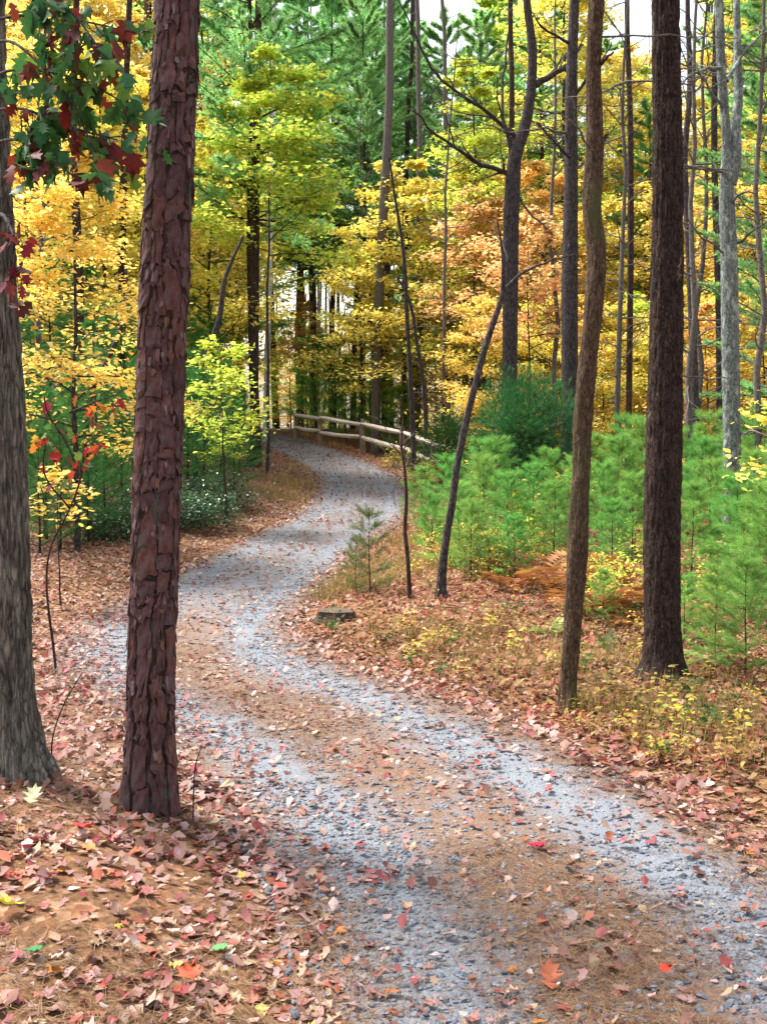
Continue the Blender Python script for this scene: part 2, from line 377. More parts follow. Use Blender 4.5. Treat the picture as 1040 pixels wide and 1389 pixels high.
def ground_mat():
    m = N('forest_floor'); v = m.mapping((1, 1, 1))
    a = m.noise(1.1, 4, .6, v); b = m.noise(38, 6, .75, v); c3 = m.noise(9, 4, .6, v)
    vor = m.n('ShaderNodeTexVoronoi'); vor.inputs['Scale'].default_value = 22; m.l(v, vor.inputs['Vector'])
    vc = m.n('ShaderNodeSeparateColor'); m.l(vor.outputs['Color'], vc.inputs[0])
    leafc = m.ramp(vc.outputs[0], [(0, (.16, .075, .035)), (.25, (.24, .115, .055)), (.5, (.30, .17, .10)), (.7, (.20, .08, .04)), (.85, (.34, .21, .13)), (1, (.12, .06, .03))], 'CONSTANT')
    needle = m.ramp(b, [(.3, (.055, .027, .014)), (.5, (.13, .064, .03)), (.7, (.20, .11, .055))])
    cc = m.mix(m.maprange(c3, .42, .6), needle, leafc)
    cc = m.mix(m.maprange(a, .5, .75, 0, .35), cc, (.10, .09, .03))
    h = m.math('ADD', m.math('MULTIPLY', b, .5), m.math('MULTIPLY', vor.outputs['Distance'], .8))
    return m.end(m.principled(cc, .9, .15, h, .8, .03))
M['ground'] = ground_mat()
def road_mat():
    m = N('gravel'); v = m.mapping((1, 1, 1))
    at_ = m.n('ShaderNodeAttribute', attribute_name='track').outputs['Fac']
    vor = m.n('ShaderNodeTexVoronoi'); vor.inputs['Scale'].default_value = 75; vor.inputs['Randomness'].default_value = 1; m.l(v, vor.inputs['Vector'])
    sp = m.n('ShaderNodeSeparateColor'); m.l(vor.outputs['Color'], sp.inputs[0])
    stone = m.ramp(sp.outputs[0], [(i / len(STONE), p) for i, p in enumerate(STONE)], 'CONSTANT')
    fine = m.noise(130, 4, .7, v); big = m.noise(1.4, 4, .65, v); mid = m.noise(7, 5, .7, v)
    dust = m.ramp(fine, [(.3, (.112, .124, .144)), (.7, (.196, .21, .234))])
    g = m.mix(m.maprange(mid, .34, .60, .15, 1), stone, dust)
    straw = m.ramp(m.noise(60, 5, .75, v), [(.3, (.07, .038, .025)), (.5, (.14, .08, .05)), (.72, (.22, .145, .10))])
    k = m.math('ADD', m.math('ADD', at_, m.math('MULTIPLY', m.math('SUBTRACT', mid, .5), 2.0)), m.math('MULTIPLY', m.math('SUBTRACT', big, .5), .9))
    cc = m.mix(m.maprange(k, .0, .88), straw, g)
    h = m.math('ADD', m.math('MULTIPLY', vor.outputs['Distance'], -1.0), m.math('MULTIPLY', fine, .25))
    return m.end(m.principled(cc, .85, .25, h, .55, .012))
M['road'] = road_mat()

# ------------------------------------------------------------------ ground and road
def warp(n, lo, hi, k, c=0):
    t = np.linspace(-1, 1, n); s = np.sinh(k * t) / np.sinh(k)
    return c + np.where(s < 0, -s * (lo - c), s * (hi - c))
gx = warp(250, -420, 420, 6.6, 0); gy = warp(330, -30, 520, 5.2, 6)
X, Y = np.meshgrid(gx, gy); Xf, Yf = X.ravel(), Y.ravel()
uvg = road_uv(Xf, Yf); Z = ground_z(Xf, Yf, uvg)
Z = Z - .05 * smooth((1.03 - np.abs(uvg[0])) / .08)             # the bed under the road sheet
nx, ny = len(gx), len(gy); I = (np.arange(ny - 1)[:, None] * nx + np.arange(nx - 1)[None])
Q = np.stack([I, I + 1, I + nx + 1, I + nx], -1).reshape(-1, 4)
ground = obj('ground', mesh('ground', np.stack([Xf, Yf, Z], 1), [(Q, 0)], M['ground'], True)); tag(ground, kind='structure')

def track_of(u, y):
    t = np.exp(-((np.abs(u) - .56) / .25) ** 2)
    return t
us = np.linspace(-1.16, 1.16, 47); si = np.arange(0, 470)
s2 = np.linspace(0, 470, 800); cl = np.stack([np.interp(s2, np.arange(500), CLD[:, k]) for k in (0, 1)], 1)
cn = np.stack([np.interp(s2, np.arange(500), CLN[:, k]) for k in (0, 1)], 1); hw = np.interp(s2, np.arange(500), HW)
PX = cl[:, None, 0] + cn[:, None, 0] * us[None] * hw[:, None]; PY = cl[:, None, 1] + cn[:, None, 1] * us[None] * hw[:, None]
U = np.repeat(us[None], len(s2), 0)
tr = track_of(U, PY); tr_col = np.maximum(tr, .62 * smooth((PY - 8.5) / 4) * smooth((1.0 - np.abs(U)) / .25))
PZ = ground_z(PX, PY) + ROADLIFT - .02 * tr * smooth(1 - np.abs(U)) - .075 * smooth((np.abs(U) - 1.0) / .12) + .012 * fbm(PX * 3, PY * 3, 0, 21)
n1, n2 = PX.shape; I = (np.arange(n1 - 1)[:, None] * n2 + np.arange(n2 - 1)[None])
Q = np.stack([I, I + 1, I + n2 + 1, I + n2], -1).reshape(-1, 4)
road = obj('gravel_road', mesh('gravel_road', np.stack([PX.ravel(), PY.ravel(), PZ.ravel()], 1), [(Q, 0)], M['road'], True, {'track': tr_col.ravel()})); tag(road, kind='structure')
def road_surface(x, y, u):
    return ground_z(x, y) + ROADLIFT - .02 * track_of(u, y) * smooth(1 - np.abs(u)) + .012 * fbm(x * 3, y * 3, 0, 21)
def in_view(x, y, z=None, mx=60, side=1.7):
    z = ground_z(x, y) if z is None else z
    yy = np.maximum(y, .1); px = CX + F * x / yy; py = 600 + F * (CAMH - z) / yy
    side = side * F / yy                                       # so many metres beyond the frame
    return (px > -mx - side) & (px < 1040 + mx + side) & (py < 1389 + 420 * (side > 0) + 90) & (y > 2.0)
def sample(n, y0, y1, rng, xpad=2.0, power=1.6):
    """points spread over the ground in view, denser close by"""
    y = y0 + (y1 - y0) * rng.rand(n) ** power
    x = (rng.rand(n) * 2 - 1) * (.36 * y + xpad)
    return x, y

# ------------------------------------------------------------------ stones, needles and leaves on the ground
rng = RS(11)
ico = np.array([(0, .53, .85), (0, -.53, .85), (.85, 0, .53), (-.85, 0, .53), (.53, .85, 0), (-.53, .85, 0), (.53, -.85, 0), (-.53, -.85, 0), (.85, 0, -.53), (-.85, 0, -.53), (0, .53, -.85), (0, -.53, -.85)])
icf = np.array([(0,1,2),(0,3,1),(0,2,4),(0,5,3),(0,4,5),(1,6,2),(1,3,7),(1,7,6),(2,6,8),(2,8,4),(3,5,9),(3,9,7),(4,8,10),(4,10,5),(5,10,9),(6,7,11),(6,11,8),(7,9,11),(8,11,10),(9,10,11)])
stone_shapes = []
for k in range(6):
    r = RS(60 + k); s = ico * (1 + .5 * (r.rand(12, 1) - .5)) * np.array([1.15, .85, .55]) ; stone_shapes.append(s)
def stones(n, y0, y1, smin, smax, seed, spread=.34):
    r = RS(seed); i0, i1 = np.searchsorted(CLD[:, 1], [y0, y1]); i = i0 + (r.rand(n) ** 1.35 * (i1 - i0)).astype(int)
    u = np.where(r.rand(n) < .78, np.sign(r.rand(n) - .5) * .56 + r.randn(n) * spread * .6, (r.rand(n) * 2 - 1) * .98); u = np.clip(u, -1.02, 1.02)
    j = r.rand(n); x = CLD[i, 0] + CLN[i, 0] * u * HW[i] + CLT[i, 0] * j * .13; y = CLD[i, 1] + CLN[i, 1] * u * HW[i] + CLT[i, 1] * j * .13
    s = smin + (smax - smin) * r.rand(n) ** 3
    k = noise3(x * 1.3, y * 1.3, 3.) + .5 * noise3(x * 3.3, y * 3.3, 3.) > -.35 + .5 * r.rand(n) - .25
    k &= in_view(x, y)
    x, y, u, s = x[k], y[k], u[k], s[k]
    return x, y, road_surface(x, y, u), s
x, y, z, s = stones(34000, 2.6, 13, .004, .0165, 5)
xb, yb, zb, sb = stones(2600, 2.6, 6.5, .012, .022, 55, .5); x = np.append(x, xb); y = np.append(y, yb); z = np.append(z, zb); s = np.append(s, sb)
score = s / y * in_view(x, y, z, 0, 0); order = np.argsort(-score); big = order[:300]; rest = order[300:]
r = RS(8)
for q, i in enumerate(big):
    if q < 6: stone_shapes[q % 6] = stone_shapes[q % 6]
for k in range(6):
    pass
stone_me = [mesh('stone', sh, [(icf, 0)], M['stone_one']) for sh in stone_shapes]
for i in big:
    o = obj('stone', stone_me[r.randint(6)], road, (x[i], y[i], z[i] + s[i] * .12))
    o.scale = (s[i] * (.8 + .4 * r.rand()),) * 3; o.rotation_euler = (r.randn() * .25, r.randn() * .25, r.rand() * 6.3)
ocf = np.array([(0, 1, 4), (1, 2, 4), (2, 3, 4), (3, 0, 4)])          # half sunk in the gravel: only the top shows
octs = [np.array([(1, .2, -.3), (.1, 1, -.3), (-1, .1, -.3), (-.2, -1, -.3), (.1, .1, .62)]) * (1 + .5 * (RS(70 + k).rand(5, 1) - .5)) * np.array([1.1, .85, 1]) for k in range(6)]
A = Acc()
def add_stones(x, y, z, s, r):
    kk = r.randint(0, 6, len(x)); near = s / y > .0016
    for k in range(12):
        m = (kk == k % 6) & (near if k < 6 else ~near); n = m.sum()
        V, Fc = place(*((stone_shapes[k], icf) if k < 6 else (octs[k - 6], ocf)), np.stack([x[m], y[m], z[m] + s[m] * .10], 1), rotm(r.rand(n) * 6.3, r.randn(n) * .3, r.rand(n) * 6.3), s[m]); A.add(V, Fc)
add_stones(x[rest], y[rest], z[rest], s[rest], r)
x, y, z, s = stones(6000, 12.5, 30, .008, .018, 6); add_stones(x, y, z, s, r)
tag(obj('loose_stones', A.mesh('loose_stones', M['stone']), road), kind='stuff')

def litter_density(x, y, u, d):
    """share of the ground under leaves"""
    edge = np.exp(-((np.abs(u) - 1.02) / .22) ** 2)
    n = noise3(x * .9, y * .9, 7.) * .5 + .5; n2 = noise3(x * 2.6, y * 2.6, 17.) * .5 + .5
    out = np.where(u < 0, np.where(y < 6.5, .24 + .6 * smooth((n2 * .5 + n * .5 - .3) / .36), .75), .72)
    d_ = np.where(np.abs(u) > 1, out, .07 + .30 * n2 * n * 1.6 * (1 - .5 * track_of(u, y)) + .03 + .45 * smooth((-u - .3) / .7) * smooth((y - 3.6) / 1.5) * n2)
    d_ = np.maximum(d_, .95 * edge)
    # leaves blown onto the outside of the near bend and over the road under the trees
    d_ = np.maximum(d_, .85 * smooth((-u - .35) / .4) * smooth((y - 5.2) / 1.5) * smooth((12.5 - y) / 2) * (np.abs(u) < 1.1))
    d_ = np.maximum(d_, .38 * n2 * smooth((y - 7) / 3) * (y < 45) * (np.abs(u) < .38))
    d_ = np.maximum(d_, .42 * n2 * smooth((y - 16) / 5) * (np.abs(u) < 1))
    return d_
def leaf_points(rho, y0, y1, seed, fade0=0, fade1=0):
    """rho(y): leaves per square metre at full cover"""
    r = RS(seed); yy = np.linspace(y0, y1, 400); wdt = 2 * (.36 * yy + 2.0); f = rho(yy) * wdt
    if fade0: f = f * smooth((yy - y0) / fade0)
    if fade1: f = f * smooth((y1 - yy) / fade1)
    cdf = np.cumsum(f) * (yy[1] - yy[0]); n = int(cdf[-1]); y = np.interp(r.rand(n) * cdf[-1], cdf, yy); x = (r.rand(n) * 2 - 1) * (.36 * y + 2.0)
    z, u, d = surf_z(x, y); k = (r.rand(len(x)) < litter_density(x, y, u, d)) & in_view(x, y, z) & (d < 14)
    return x[k], y[k], z[k], u[k], d[k], r
# nearest leaves: each one an object of its own on the floor or on the road
x, y, z, u, d, r = leaf_points(lambda y: np.interp(y, [3, 6, 12], [950, 850, 560]), 2.2, 12, 31, 0, 4)
sz = .028 + .056 * r.rand(len(x)) ** 1.9; sz = np.where(np.abs(u) < .9, sz * .82, sz)
order = np.argsort(-(sz / y) * in_view(x, y, z, 0, 0)); big, rest = order[:300], order[300:]
def curled(shape, a, b):
    S, Fc = shape; S = S.copy(); S[:, 2] += a * S[:, 0] ** 2 + b * (S[:, 1] - .5) ** 2 + .07 * np.sin(S[:, 0] * 9 + S[:, 1] * 5 + a * 3); S[:, 1] -= .5; return S, Fc
lm = []
for k in range(16):
    rr = RS(200 + k); S, Fc = curled((OAK, MAPLE, OVATE, MAPLE)[k % 4], rr.uniform(-.4, 1.3), rr.uniform(-.2, .7)); lm.append(mesh('leaf', S, [(Fc, 0)], M['fallen'], True))
for i in big:
    o = obj('leaf', lm[r.randint(16)], road if abs(u[i]) < 1 else ground, (x[i], y[i], z[i] + .007 + .008 * r.rand()))
    o.scale = (sz[i],) * 3; o.rotation_euler = (r.randn() * .15, r.randn() * .15, r.rand() * 6.3)
    if r.rand() < .35: o.rotation_euler[0] += pi
for (px, py, size, colr) in ((732, 1160, .10, (.45, .012, .01)), (45, 1092, .13, (.38, .40, .24)), (260, 1333, .10, (.40, .10, .03)), (745, 1342, .13, (.36, .09, .05)), (50, 1308, .08, (.04, .15, .04)), (302, 1304, .08, (.09, .24, .08)), (12, 1242, .12, (.42, .36, .03)), (905, 1330, .06, (.42, .015, .015)), (112, 1136, .11, (.40, .05, .03))):
    p = on_ground(px, py); S, Fc = curled(MAPLE if size < .12 else OAK, .5, .4)
    m = leaf_mat('bright_leaf', [colr, colr], trans=.2, clump=.12, cscale=15)
    o = obj('leaf', mesh('leaf', S, [(Fc, 0)], m, True), ground if px < 400 else road, (p[0], p[1], p[2] + .045))
    o.scale = (size,) * 3; o.rotation_euler = (.35 if size < .12 else .5, .1, px * .7)
def litter_mesh(x, y, z, sz, r, shapes, lift, tilt):
    A = Acc(); kk = r.randint(0, len(shapes), len(x))
    for k, (S, Fc) in enumerate(shapes):
        m = kk == k; n = m.sum()
        S = S - np.array([0, .5, 0])
        curl = np.stack([r.uniform(-.4, 1.2, n), r.uniform(-.3, .7, n)], 1)
        V, Fi = place(S, Fc, np.stack([x[m], y[m], z[m] + lift * (.4 + r.rand(n))], 1), rotm(r.rand(n) * 6.3, r.randn(n) * tilt, r.rand(n) * 6.3), sz[m], curl); A.add(V, Fi)
    return A
rv = rest[u[rest] > 1.25]; rest = rest[u[rest] <= 1.25]
nearA = litter_mesh(x[rest], y[rest], z[rest], sz[rest], r, [MAPLE, LEAF4, OVATE, LOBE, LEAF4, LEAF4], .011, .17)
A = litter_mesh(x[rv], y[rv], z[rv], sz[rv], r, [MAPLE, LEAF4, OVATE, LEAF4], .015, .25)
tag(obj('leaf_litter', A.mesh('leaf_litter', M['litter_brown'], True)), 'rusty fallen leaves at the foot of the crooked tree', 'fallen leaves', kind='stuff')
x, y, z, u, d, r = leaf_points(lambda y: np.interp(y, [8, 14, 25, 46], [560, 400, 190, 75]), 8, 46, 32, 4, 0)
sz = .03 + .032 * r.rand(len(x)) + .0006 * y
right = (u > 1.15)
farA = litter_mesh(x[~right], y[~right], z[~right], sz[~right], r, [LEAF4, KITE, LEAF4], .012, .2)
farB = litter_mesh(x[right], y[right], z[right], sz[right], r, [LEAF4, KITE], .02, .3)
tag(obj('leaf_litter', nearA.mesh('leaf_litter', M['litter'], True)), 'pale pink and tan fallen leaves strewn along the verges', 'fallen leaves', kind='stuff')
tag(obj('leaf_litter', farA.mesh('leaf_litter', M['litter'], True)), 'thin scatter of fallen leaves up the winding gravel road', 'fallen leaves', kind='stuff')
tag(obj('leaf_litter', farB.mesh('leaf_litter', M['litter_brown'], True)), 'deep rust brown leaf litter between the pine saplings', 'fallen leaves', kind='stuff')
x, y, z, u, d, r = leaf_points(lambda y: 420 + 0 * y, 5.6, 14, 36, .5, 5)
k = u > 1.12; A = litter_mesh(x[k], y[k], z[k], (.028 + .032 * r.rand(len(x)))[k], r, [LEAF4, OVATE, LOBE, LEAF4], .02, .32)
tag(obj('leaf_litter', A.mesh('leaf_litter', M['litter_brown'], True)), 'rust brown and golden leaves around the dark trunk', 'fallen leaves', kind='stuff')
# pine needles dropped on the floor and between the wheel tracks
r = RS(41); x, y = sample(200000, 2.2, 10, r, power=1.2); z, u, d = surf_z(x, y)
dn = np.where(u < -1, .9, np.where(u > 1, .35, (1 - track_of(u, y)) * .75 + .1)) * smooth((noise3(x * 1.7, y * 1.7, 2.) + .75) / 1.0)
k = (r.rand(len(x)) < dn) & in_view(x, y, z); x, y, z = x[k], y[k], z[k]; n = len(x)
a = r.rand(n) * pi * 2; L = .05 + .06 * r.rand(n); t = r.randn(n) * .12
d3 = np.stack([np.cos(a) * np.cos(t), np.sin(a) * np.cos(t), np.sin(t)], 1) * L[:, None]; w = np.stack([-np.sin(a), np.cos(a), np.zeros(n)], 1) * .0013
p = np.stack([x, y, z + .008 + .012 * r.rand(n)], 1); bend = np.stack([-np.sin(a), np.cos(a), 0 * a], 1) * (r.randn(n) * .012)[:, None]
V = np.stack([p - w, p + w, p + d3 + w * .5 + bend, p + d3 - w * .5 + bend], 1).reshape(-1, 3); b = np.arange(n)[:, None] * 4
tag(obj('pine_straw', mesh('pine_straw', V, [(b + [0, 1, 2, 3], 0)], M['straw'])), 'brown pine needles matted over the floor under the trunks', 'pine needles', kind='stuff')

# ------------------------------------------------------------------ wood: hero trunks
def trunk_path(pts, Y, extend=0, lean=(0, 0)):
    """pts: (px, py, width px) from the foot up, standing Y metres down the view -> path, radii"""
    P = []; R = []
    for px, py, w in pts:
        P.append(at(px, py, Y)); R.append(w / F * Y / 2 * .93)
    P = np.array(P); R = np.array(R)
    if extend:
        top = P[-1] + np.array([lean[0], lean[1], extend]); mid = (P[-1] + top) / 2
        P = np.vstack([P, mid, top]); R = np.append(R, [R[-1] * .8, R[-1] * .35])
    return P, R
def root_trunk(pts, Y, extend, lean=(0, 0), n=200, flare=.35, flare_h=.25):
    P, R = trunk_path(pts, Y, extend, lean)
    base = np.array([P[0, 0], P[0, 1], float(ground_z(P[:1, 0], P[:1, 1])[0])])
    P[0, 2] = base[2] - .12
    PR = resample(np.column_stack([P, R]), n); h = PR[:, 2] - base[2]
    PR[:, 3] *= 1 + flare * np.exp(-np.maximum(h, 0) / flare_h)
    return base, PR[:, :3] - base, np.maximum(PR[:, 3], .004)
def ridged(freq, amp, zs, seed, sharp=1.5, lump=0.):
    def f(th, P, R):
        c, s_ = np.cos(th), np.sin(th); z = P[:, 2:3]
        w = fbm(c * 1.5 + 0 * z, s_ * 1.5 + 0 * z, z * 2, seed + 3) * .6
        a = np.abs(fbm((c + w * .15) * freq, (s_ + w * .15) * freq, z * zs, seed, 3)) * 2.2
        b = noise3(c * freq * 2.3, s_ * freq * 2.3, z * zs * 2.2, seed + 7)
        am = np.minimum(amp, .16 * R)[:, None]
        d = am * (.45 - np.clip(a, 0, 1) ** .6 * sharp) + am * .4 * b
        # buttress folds at the foot and slow swellings higher up
        d = d + .28 * R[:, None] * np.exp(-np.maximum(z, 0) / .16) * noise3(c * 2.2, s_ * 2.2, z * .3, seed + 11)
        return d + lump * R[:, None] * fbm(c * 1.2, s_ * 1.2, z * 3, seed + 13)
    return f
def limb(P0, d, L, r0, rng, n=8, up=.15, wob=.12, seg=5):
    d = np.array(d, float); d /= np.linalg.norm(d); P = [np.array(P0, float)]
    for i in range(n - 1):
        d = d + rng.randn(3) * wob + np.array([0, 0, up / n]); d /= np.linalg.norm(d); P.append(P[-1] + d * L / (n - 1))
    P = np.array(P); return P, r0 * (1 - .85 * np.linspace(0, 1, n))
def high_crown(base, P, R, seed, mat, root, n=900, rad=2.0, leafs=.14):
    """crown above the frame of a tall tree"""
    r = RS(seed); top = P[-1]; A = Acc(); W = Acc(); h0 = P[-1, 2] * .72
    for k in range(11):
        i = np.searchsorted(P[:, 2], h0 + (P[-1, 2] - h0) * k / 11); i = min(i, len(P) - 2); a = k * 2.4 + r.rand()
        Q, q = limb(P[i], (cos(a), sin(a), .45), rad * (1.1 - k / 16), .03, r, up=.2); V, Fc = tube(Q, q, 5); W.add(V, Fc)
        m = n // 11; t = r.rand(m) ** .6 * (len(Q) - 1); f = np.floor(t).astype(int).clip(0, len(Q) - 2); pos = Q[f] + (Q[f + 1] - Q[f]) * (t - f)[:, None] + r.randn(m, 3) * np.array([.35, .35, .14])
        V, Fc = place(*LEAF4, pos, rotm(r.rand(m) * 6.3, r.randn(m) * .5, r.rand(m) * 6.3), leafs * (.7 + .6 * r.rand(m))); A.add(V, Fc)
    return W, A

def tall_tree(name, label, cat, pts, Y, bark, seg, n, disp, leaf, seed, extend=6.5, lean=(.3, .5), flare=.35, group=None, limbs=(), crown=True, flare_h=.25):
    base, P, R = root_trunk(pts, Y, extend, lean, n, flare, flare_h)
    root = thing(name, label, cat, base, group)
    T = Acc(); V, Fc = tube(P, R, seg, disp); T.add(V, Fc)
    if crown:
        W, A = high_crown(base, P, R, seed, leaf, root)
        for V in W.V: pass
        T.add(np.concatenate(W.V), np.concatenate([f for fs in W.Fs.values() for f in fs]))
        c = obj('crown', A.mesh('crown', leaf, True), root)
    obj('trunk', T.mesh('trunk', bark, True), root)
    r = RS(seed + 50)
    for (lp, w, d2) in limbs:                                 # dead and living branches read off the photo
        Q = np.array([at(px, py, Y + dy) for px, py, dy in lp]) - base; Q = resample(Q, max(4, 3 * len(Q)))
        Q[1:-1] += r.randn(len(Q) - 2, 3) * .006 * Y / 8
        rr = w / F * Y / 2 * np.linspace(1, .3, len(Q)); V, Fc = tube(Q, rr, 6); B = Acc(); B.add(V, Fc)
        for q in range(d2):                                   # side twigs
            i = r.randint(1, len(Q) - 1); D = Q[i] - Q[i - 1]; D = D / np.linalg.norm(D) + r.randn(3) * .7
            S, sr = limb(Q[i], D, np.linalg.norm(Q[-1] - Q[0]) * r.uniform(.15, .4), rr[i] * .6, r, 5, .1, .2); V, Fc = tube(S, sr, 4); B.add(V, Fc)
        obj('branch', B.mesh('branch', bark if w > 4 else M['bark_twig'], True), root)
    return root, base, P, R

# ------------------------------------------------------------------ foliage makers
def maple_proto(seed, H, rad, cb, nl, nleaf, lsize, shape, trunk_r, leafmat, bark, flat=.06, up=.35, prof='dome'):
    """understorey tree whose leaves lie in flat layered sprays; returns the trunk and crown meshes"""
    r = RS(seed); T = Acc(); A = Acc()
    n = 12; zz = np.linspace(-.15, H, n); P = np.stack([np.cumsum(r.randn(n)) * .025 * H / 6, np.cumsum(r.randn(n)) * .025 * H / 6, zz], 1); P[:, :2] -= P[0, :2]
    R = trunk_r * (1 - .9 * np.linspace(0, 1, n)); V, Fc = tube(P, R, 8); T.add(V, Fc)
    per = nleaf // nl
    for k in range(nl):
        t = (k + r.rand() * .6) / nl; h = cb + (H - cb) * t * .96; i = min(np.searchsorted(zz, h), n - 1)
        p0 = np.array([np.interp(h, zz, P[:, 0]), np.interp(h, zz, P[:, 1]), h]); a = k * 2.399 + r.rand() * .8
        pr = (1 - t) ** .55 * .9 + .12 if prof == 'dome' else math.sin(pi * (t * .85 + .12)) ** .7
        L = rad * pr * r.uniform(.65, 1.15)
        Q, q = limb(p0, (cos(a), sin(a), up * r.uniform(.4, 1.3)), L, max(trunk_r * .38 * (1 - t * .7), .006), r, 8, -.1, .13); V, Fc = tube(Q, q, 5); T.add(V, Fc)
        ns = 7
        pos = []
        for s in range(ns):
            f = .25 + .72 * s / ns + r.rand() * .08; i = int(f * 7); i = min(i, 6); b = Q[i] + (Q[i+1] - Q[i]) * (f * 7 - i)
            D = Q[i+1] - Q[i]; D /= np.linalg.norm(D); side = np.cross(D, [0, 0, 1.]); sg = 1 if s % 2 else -1
            d2 = D * .6 + side * sg * r.uniform(.6, 1.1) + np.array([0, 0, r.uniform(-.12, .2)])
            S, sr = limb(b, d2, L * .42 * (1.1 - f * .55), q[i] * .5, r, 5, -.05, .12); V, Fc = tube(S, sr, 3); T.add(V, Fc)
            m = int(per / ns * r.uniform(.5, 1.5)); tt = r.rand(m) ** .8 * 4; j = tt.astype(int).clip(0, 3)
            w = L * .11 + .04
            pos.append(S[j] + (S[j+1] - S[j]) * (tt - j)[:, None] + r.randn(m, 3) * np.array([w, w, flat * .7 + w * .2]))
        pos = np.concatenate(pos); m = len(pos)
        V, Fc = place(*shape, pos, rotm(r.rand(m) * 6.3, r.randn(m) * .5, r.rand(m) * 6.3), lsize * (.5 + .95 * r.rand(m) ** 1.5), np.stack([r.uniform(-.3, .6, m), r.uniform(-.5, .3, m)], 1)); A.add(V, Fc)
    return T.mesh('trunk', bark, True), A.mesh('crown', leafmat, False)
def needles(O, D, k, L, w, spread, r):
    n = len(O) * k; O = np.repeat(O, k, 0); D = np.repeat(D, k, 0)
    x = r.randn(n, 3); x -= (x * D).sum(1)[:, None] * D; x /= np.linalg.norm(x, axis=1)[:, None] + 1e-9
    al = spread * np.sqrt(r.rand(n)); d = D * np.cos(al)[:, None] + x * np.sin(al)[:, None]
    o = O - D * (r.rand(n) * L * .7)[:, None]; ln = L * (.7 + .5 * r.rand(n)); wv = np.cross(d, r.randn(n, 3)); wv /= np.linalg.norm(wv, axis=1)[:, None] + 1e-9
    droop = np.zeros((n, 3)); droop[:, 2] = -.12 * ln
    V = np.stack([o - wv * w / 2, o + wv * w / 2, o + d * ln[:, None] + droop], 1).reshape(-1, 3)
    return V, np.arange(n * 3).reshape(-1, 3)
def pine_proto(seed, H, rad, cb, nwh, nbr, nbl, ntuft, k, L, w, trunk_r, mat, bark, up=.3, spread=.75, skirt=.8, gap=0.):
    r = RS(seed); T = Acc(); A = Acc()
    n = 14; zz = np.linspace(-.1, H, n); P = np.stack([np.cumsum(r.randn(n)) * .012 * H / 4, np.cumsum(r.randn(n)) * .012 * H / 4, zz], 1); P[:, :2] -= P[0, :2]
    V, Fc = tube(P, trunk_r * (1 - .92 * np.linspace(0, 1, n)), 8); T.add(V, Fc); OO = []; DD = []
    for q in range(nwh):
        t = q / nwh; h = cb + (H - cb) * t ** .95
        pr = rad * ((1 - t) ** skirt * .92 + .10)
        for b in range(nbr):
            if r.rand() < gap: continue
            a = b * 2 * pi / nbr + q * 1.1 + r.randn() * .25; L0 = pr * r.uniform(.6, 1.2)
            hh = h + r.randn() * .04 * H / nwh
            p0 = np.array([np.interp(hh, zz, P[:, 0]), np.interp(hh, zz, P[:, 1]), hh])
            Q, qr = limb(p0, (cos(a), sin(a), up + .5 * t), L0, max(trunk_r * .25 * (1 - t * .7), .003), r, 7, .12, .08); V, Fc = tube(Q, qr, 4); T.add(V, Fc)
            for s in range(nbl):
                f = .22 + .78 * (s + r.rand() * .5) / nbl; f = min(f, .999); i = int(f * 6); bp = Q[i] + (Q[i+1] - Q[i]) * (f * 6 - i)
                D = Q[i+1] - Q[i]; D /= np.linalg.norm(D) + 1e-9; side = np.cross(D, [0, 0, 1.]); sg = 1 if s % 2 else -1
                d2 = D * .8 + side * sg * r.uniform(.1, .9) * (1 if s < nbl - 1 else .1) + np.array([0, 0, r.uniform(-.05, .3)]); d2 /= np.linalg.norm(d2)
                l2 = (.10 + .30 * L0 * (1.05 - f)) * r.uniform(.7, 1.2)
                for tq in range(ntuft):
                    OO.append(bp + d2 * l2 * (tq + 1) / ntuft + r.randn(3) * .012); DD.append(d2 + r.randn(3) * .12)
    for q in range(4): OO.append(P[-1] - np.array([0, 0, q * L * .5])); DD.append(np.array([0, 0, 1.]) + r.randn(3) * .1)
    D = np.array(DD); D /= np.linalg.norm(D, axis=1)[:, None]
    V, Fc = needles(np.array(OO), D, k, L, w, spread, r); A.add(V, Fc)
    return T.mesh('trunk', bark, True), A.mesh('crown', mat)
def put(name, proto, px, Y, label, cat, group=None, s=1., rz=0., xyz=None, sz=None):
    b = foot(px, Y) if xyz is None else np.array(xyz)
    t = thing(name, label, cat, b, group); t.rotation_euler = (0, 0, rz); t.scale = (s, s, sz or s)
    obj('trunk', proto[0], t); obj('crown', proto[1], t); return t

pine_crown = pine_proto(345, 5.5, 2.0, .3, 9, 5, 8, 4, 12, .13, .012, .05, M['needle_tall'], M['bark_brown'])[1]
# furrowed oak at the edge of the road
oak, oakB, oakP, oakR = tall_tree('oak_tree', 'stout grey oak with furrowed bark beside the plated pine', 'tree',
    [(18, 1078, 98), (12, 1040, 94), (2, 950, 92), (-3, 800, 92), (-6, 640, 88), (-18, 350, 80), (-26, 150, 74), (-28, 0, 70)], 5.55, M['bark_oak'], 120, 400,
    ridged(13, .020, 2.6, 2, 1.5), M['leaf_green'], 3, 6, (-.3, .6), .32)
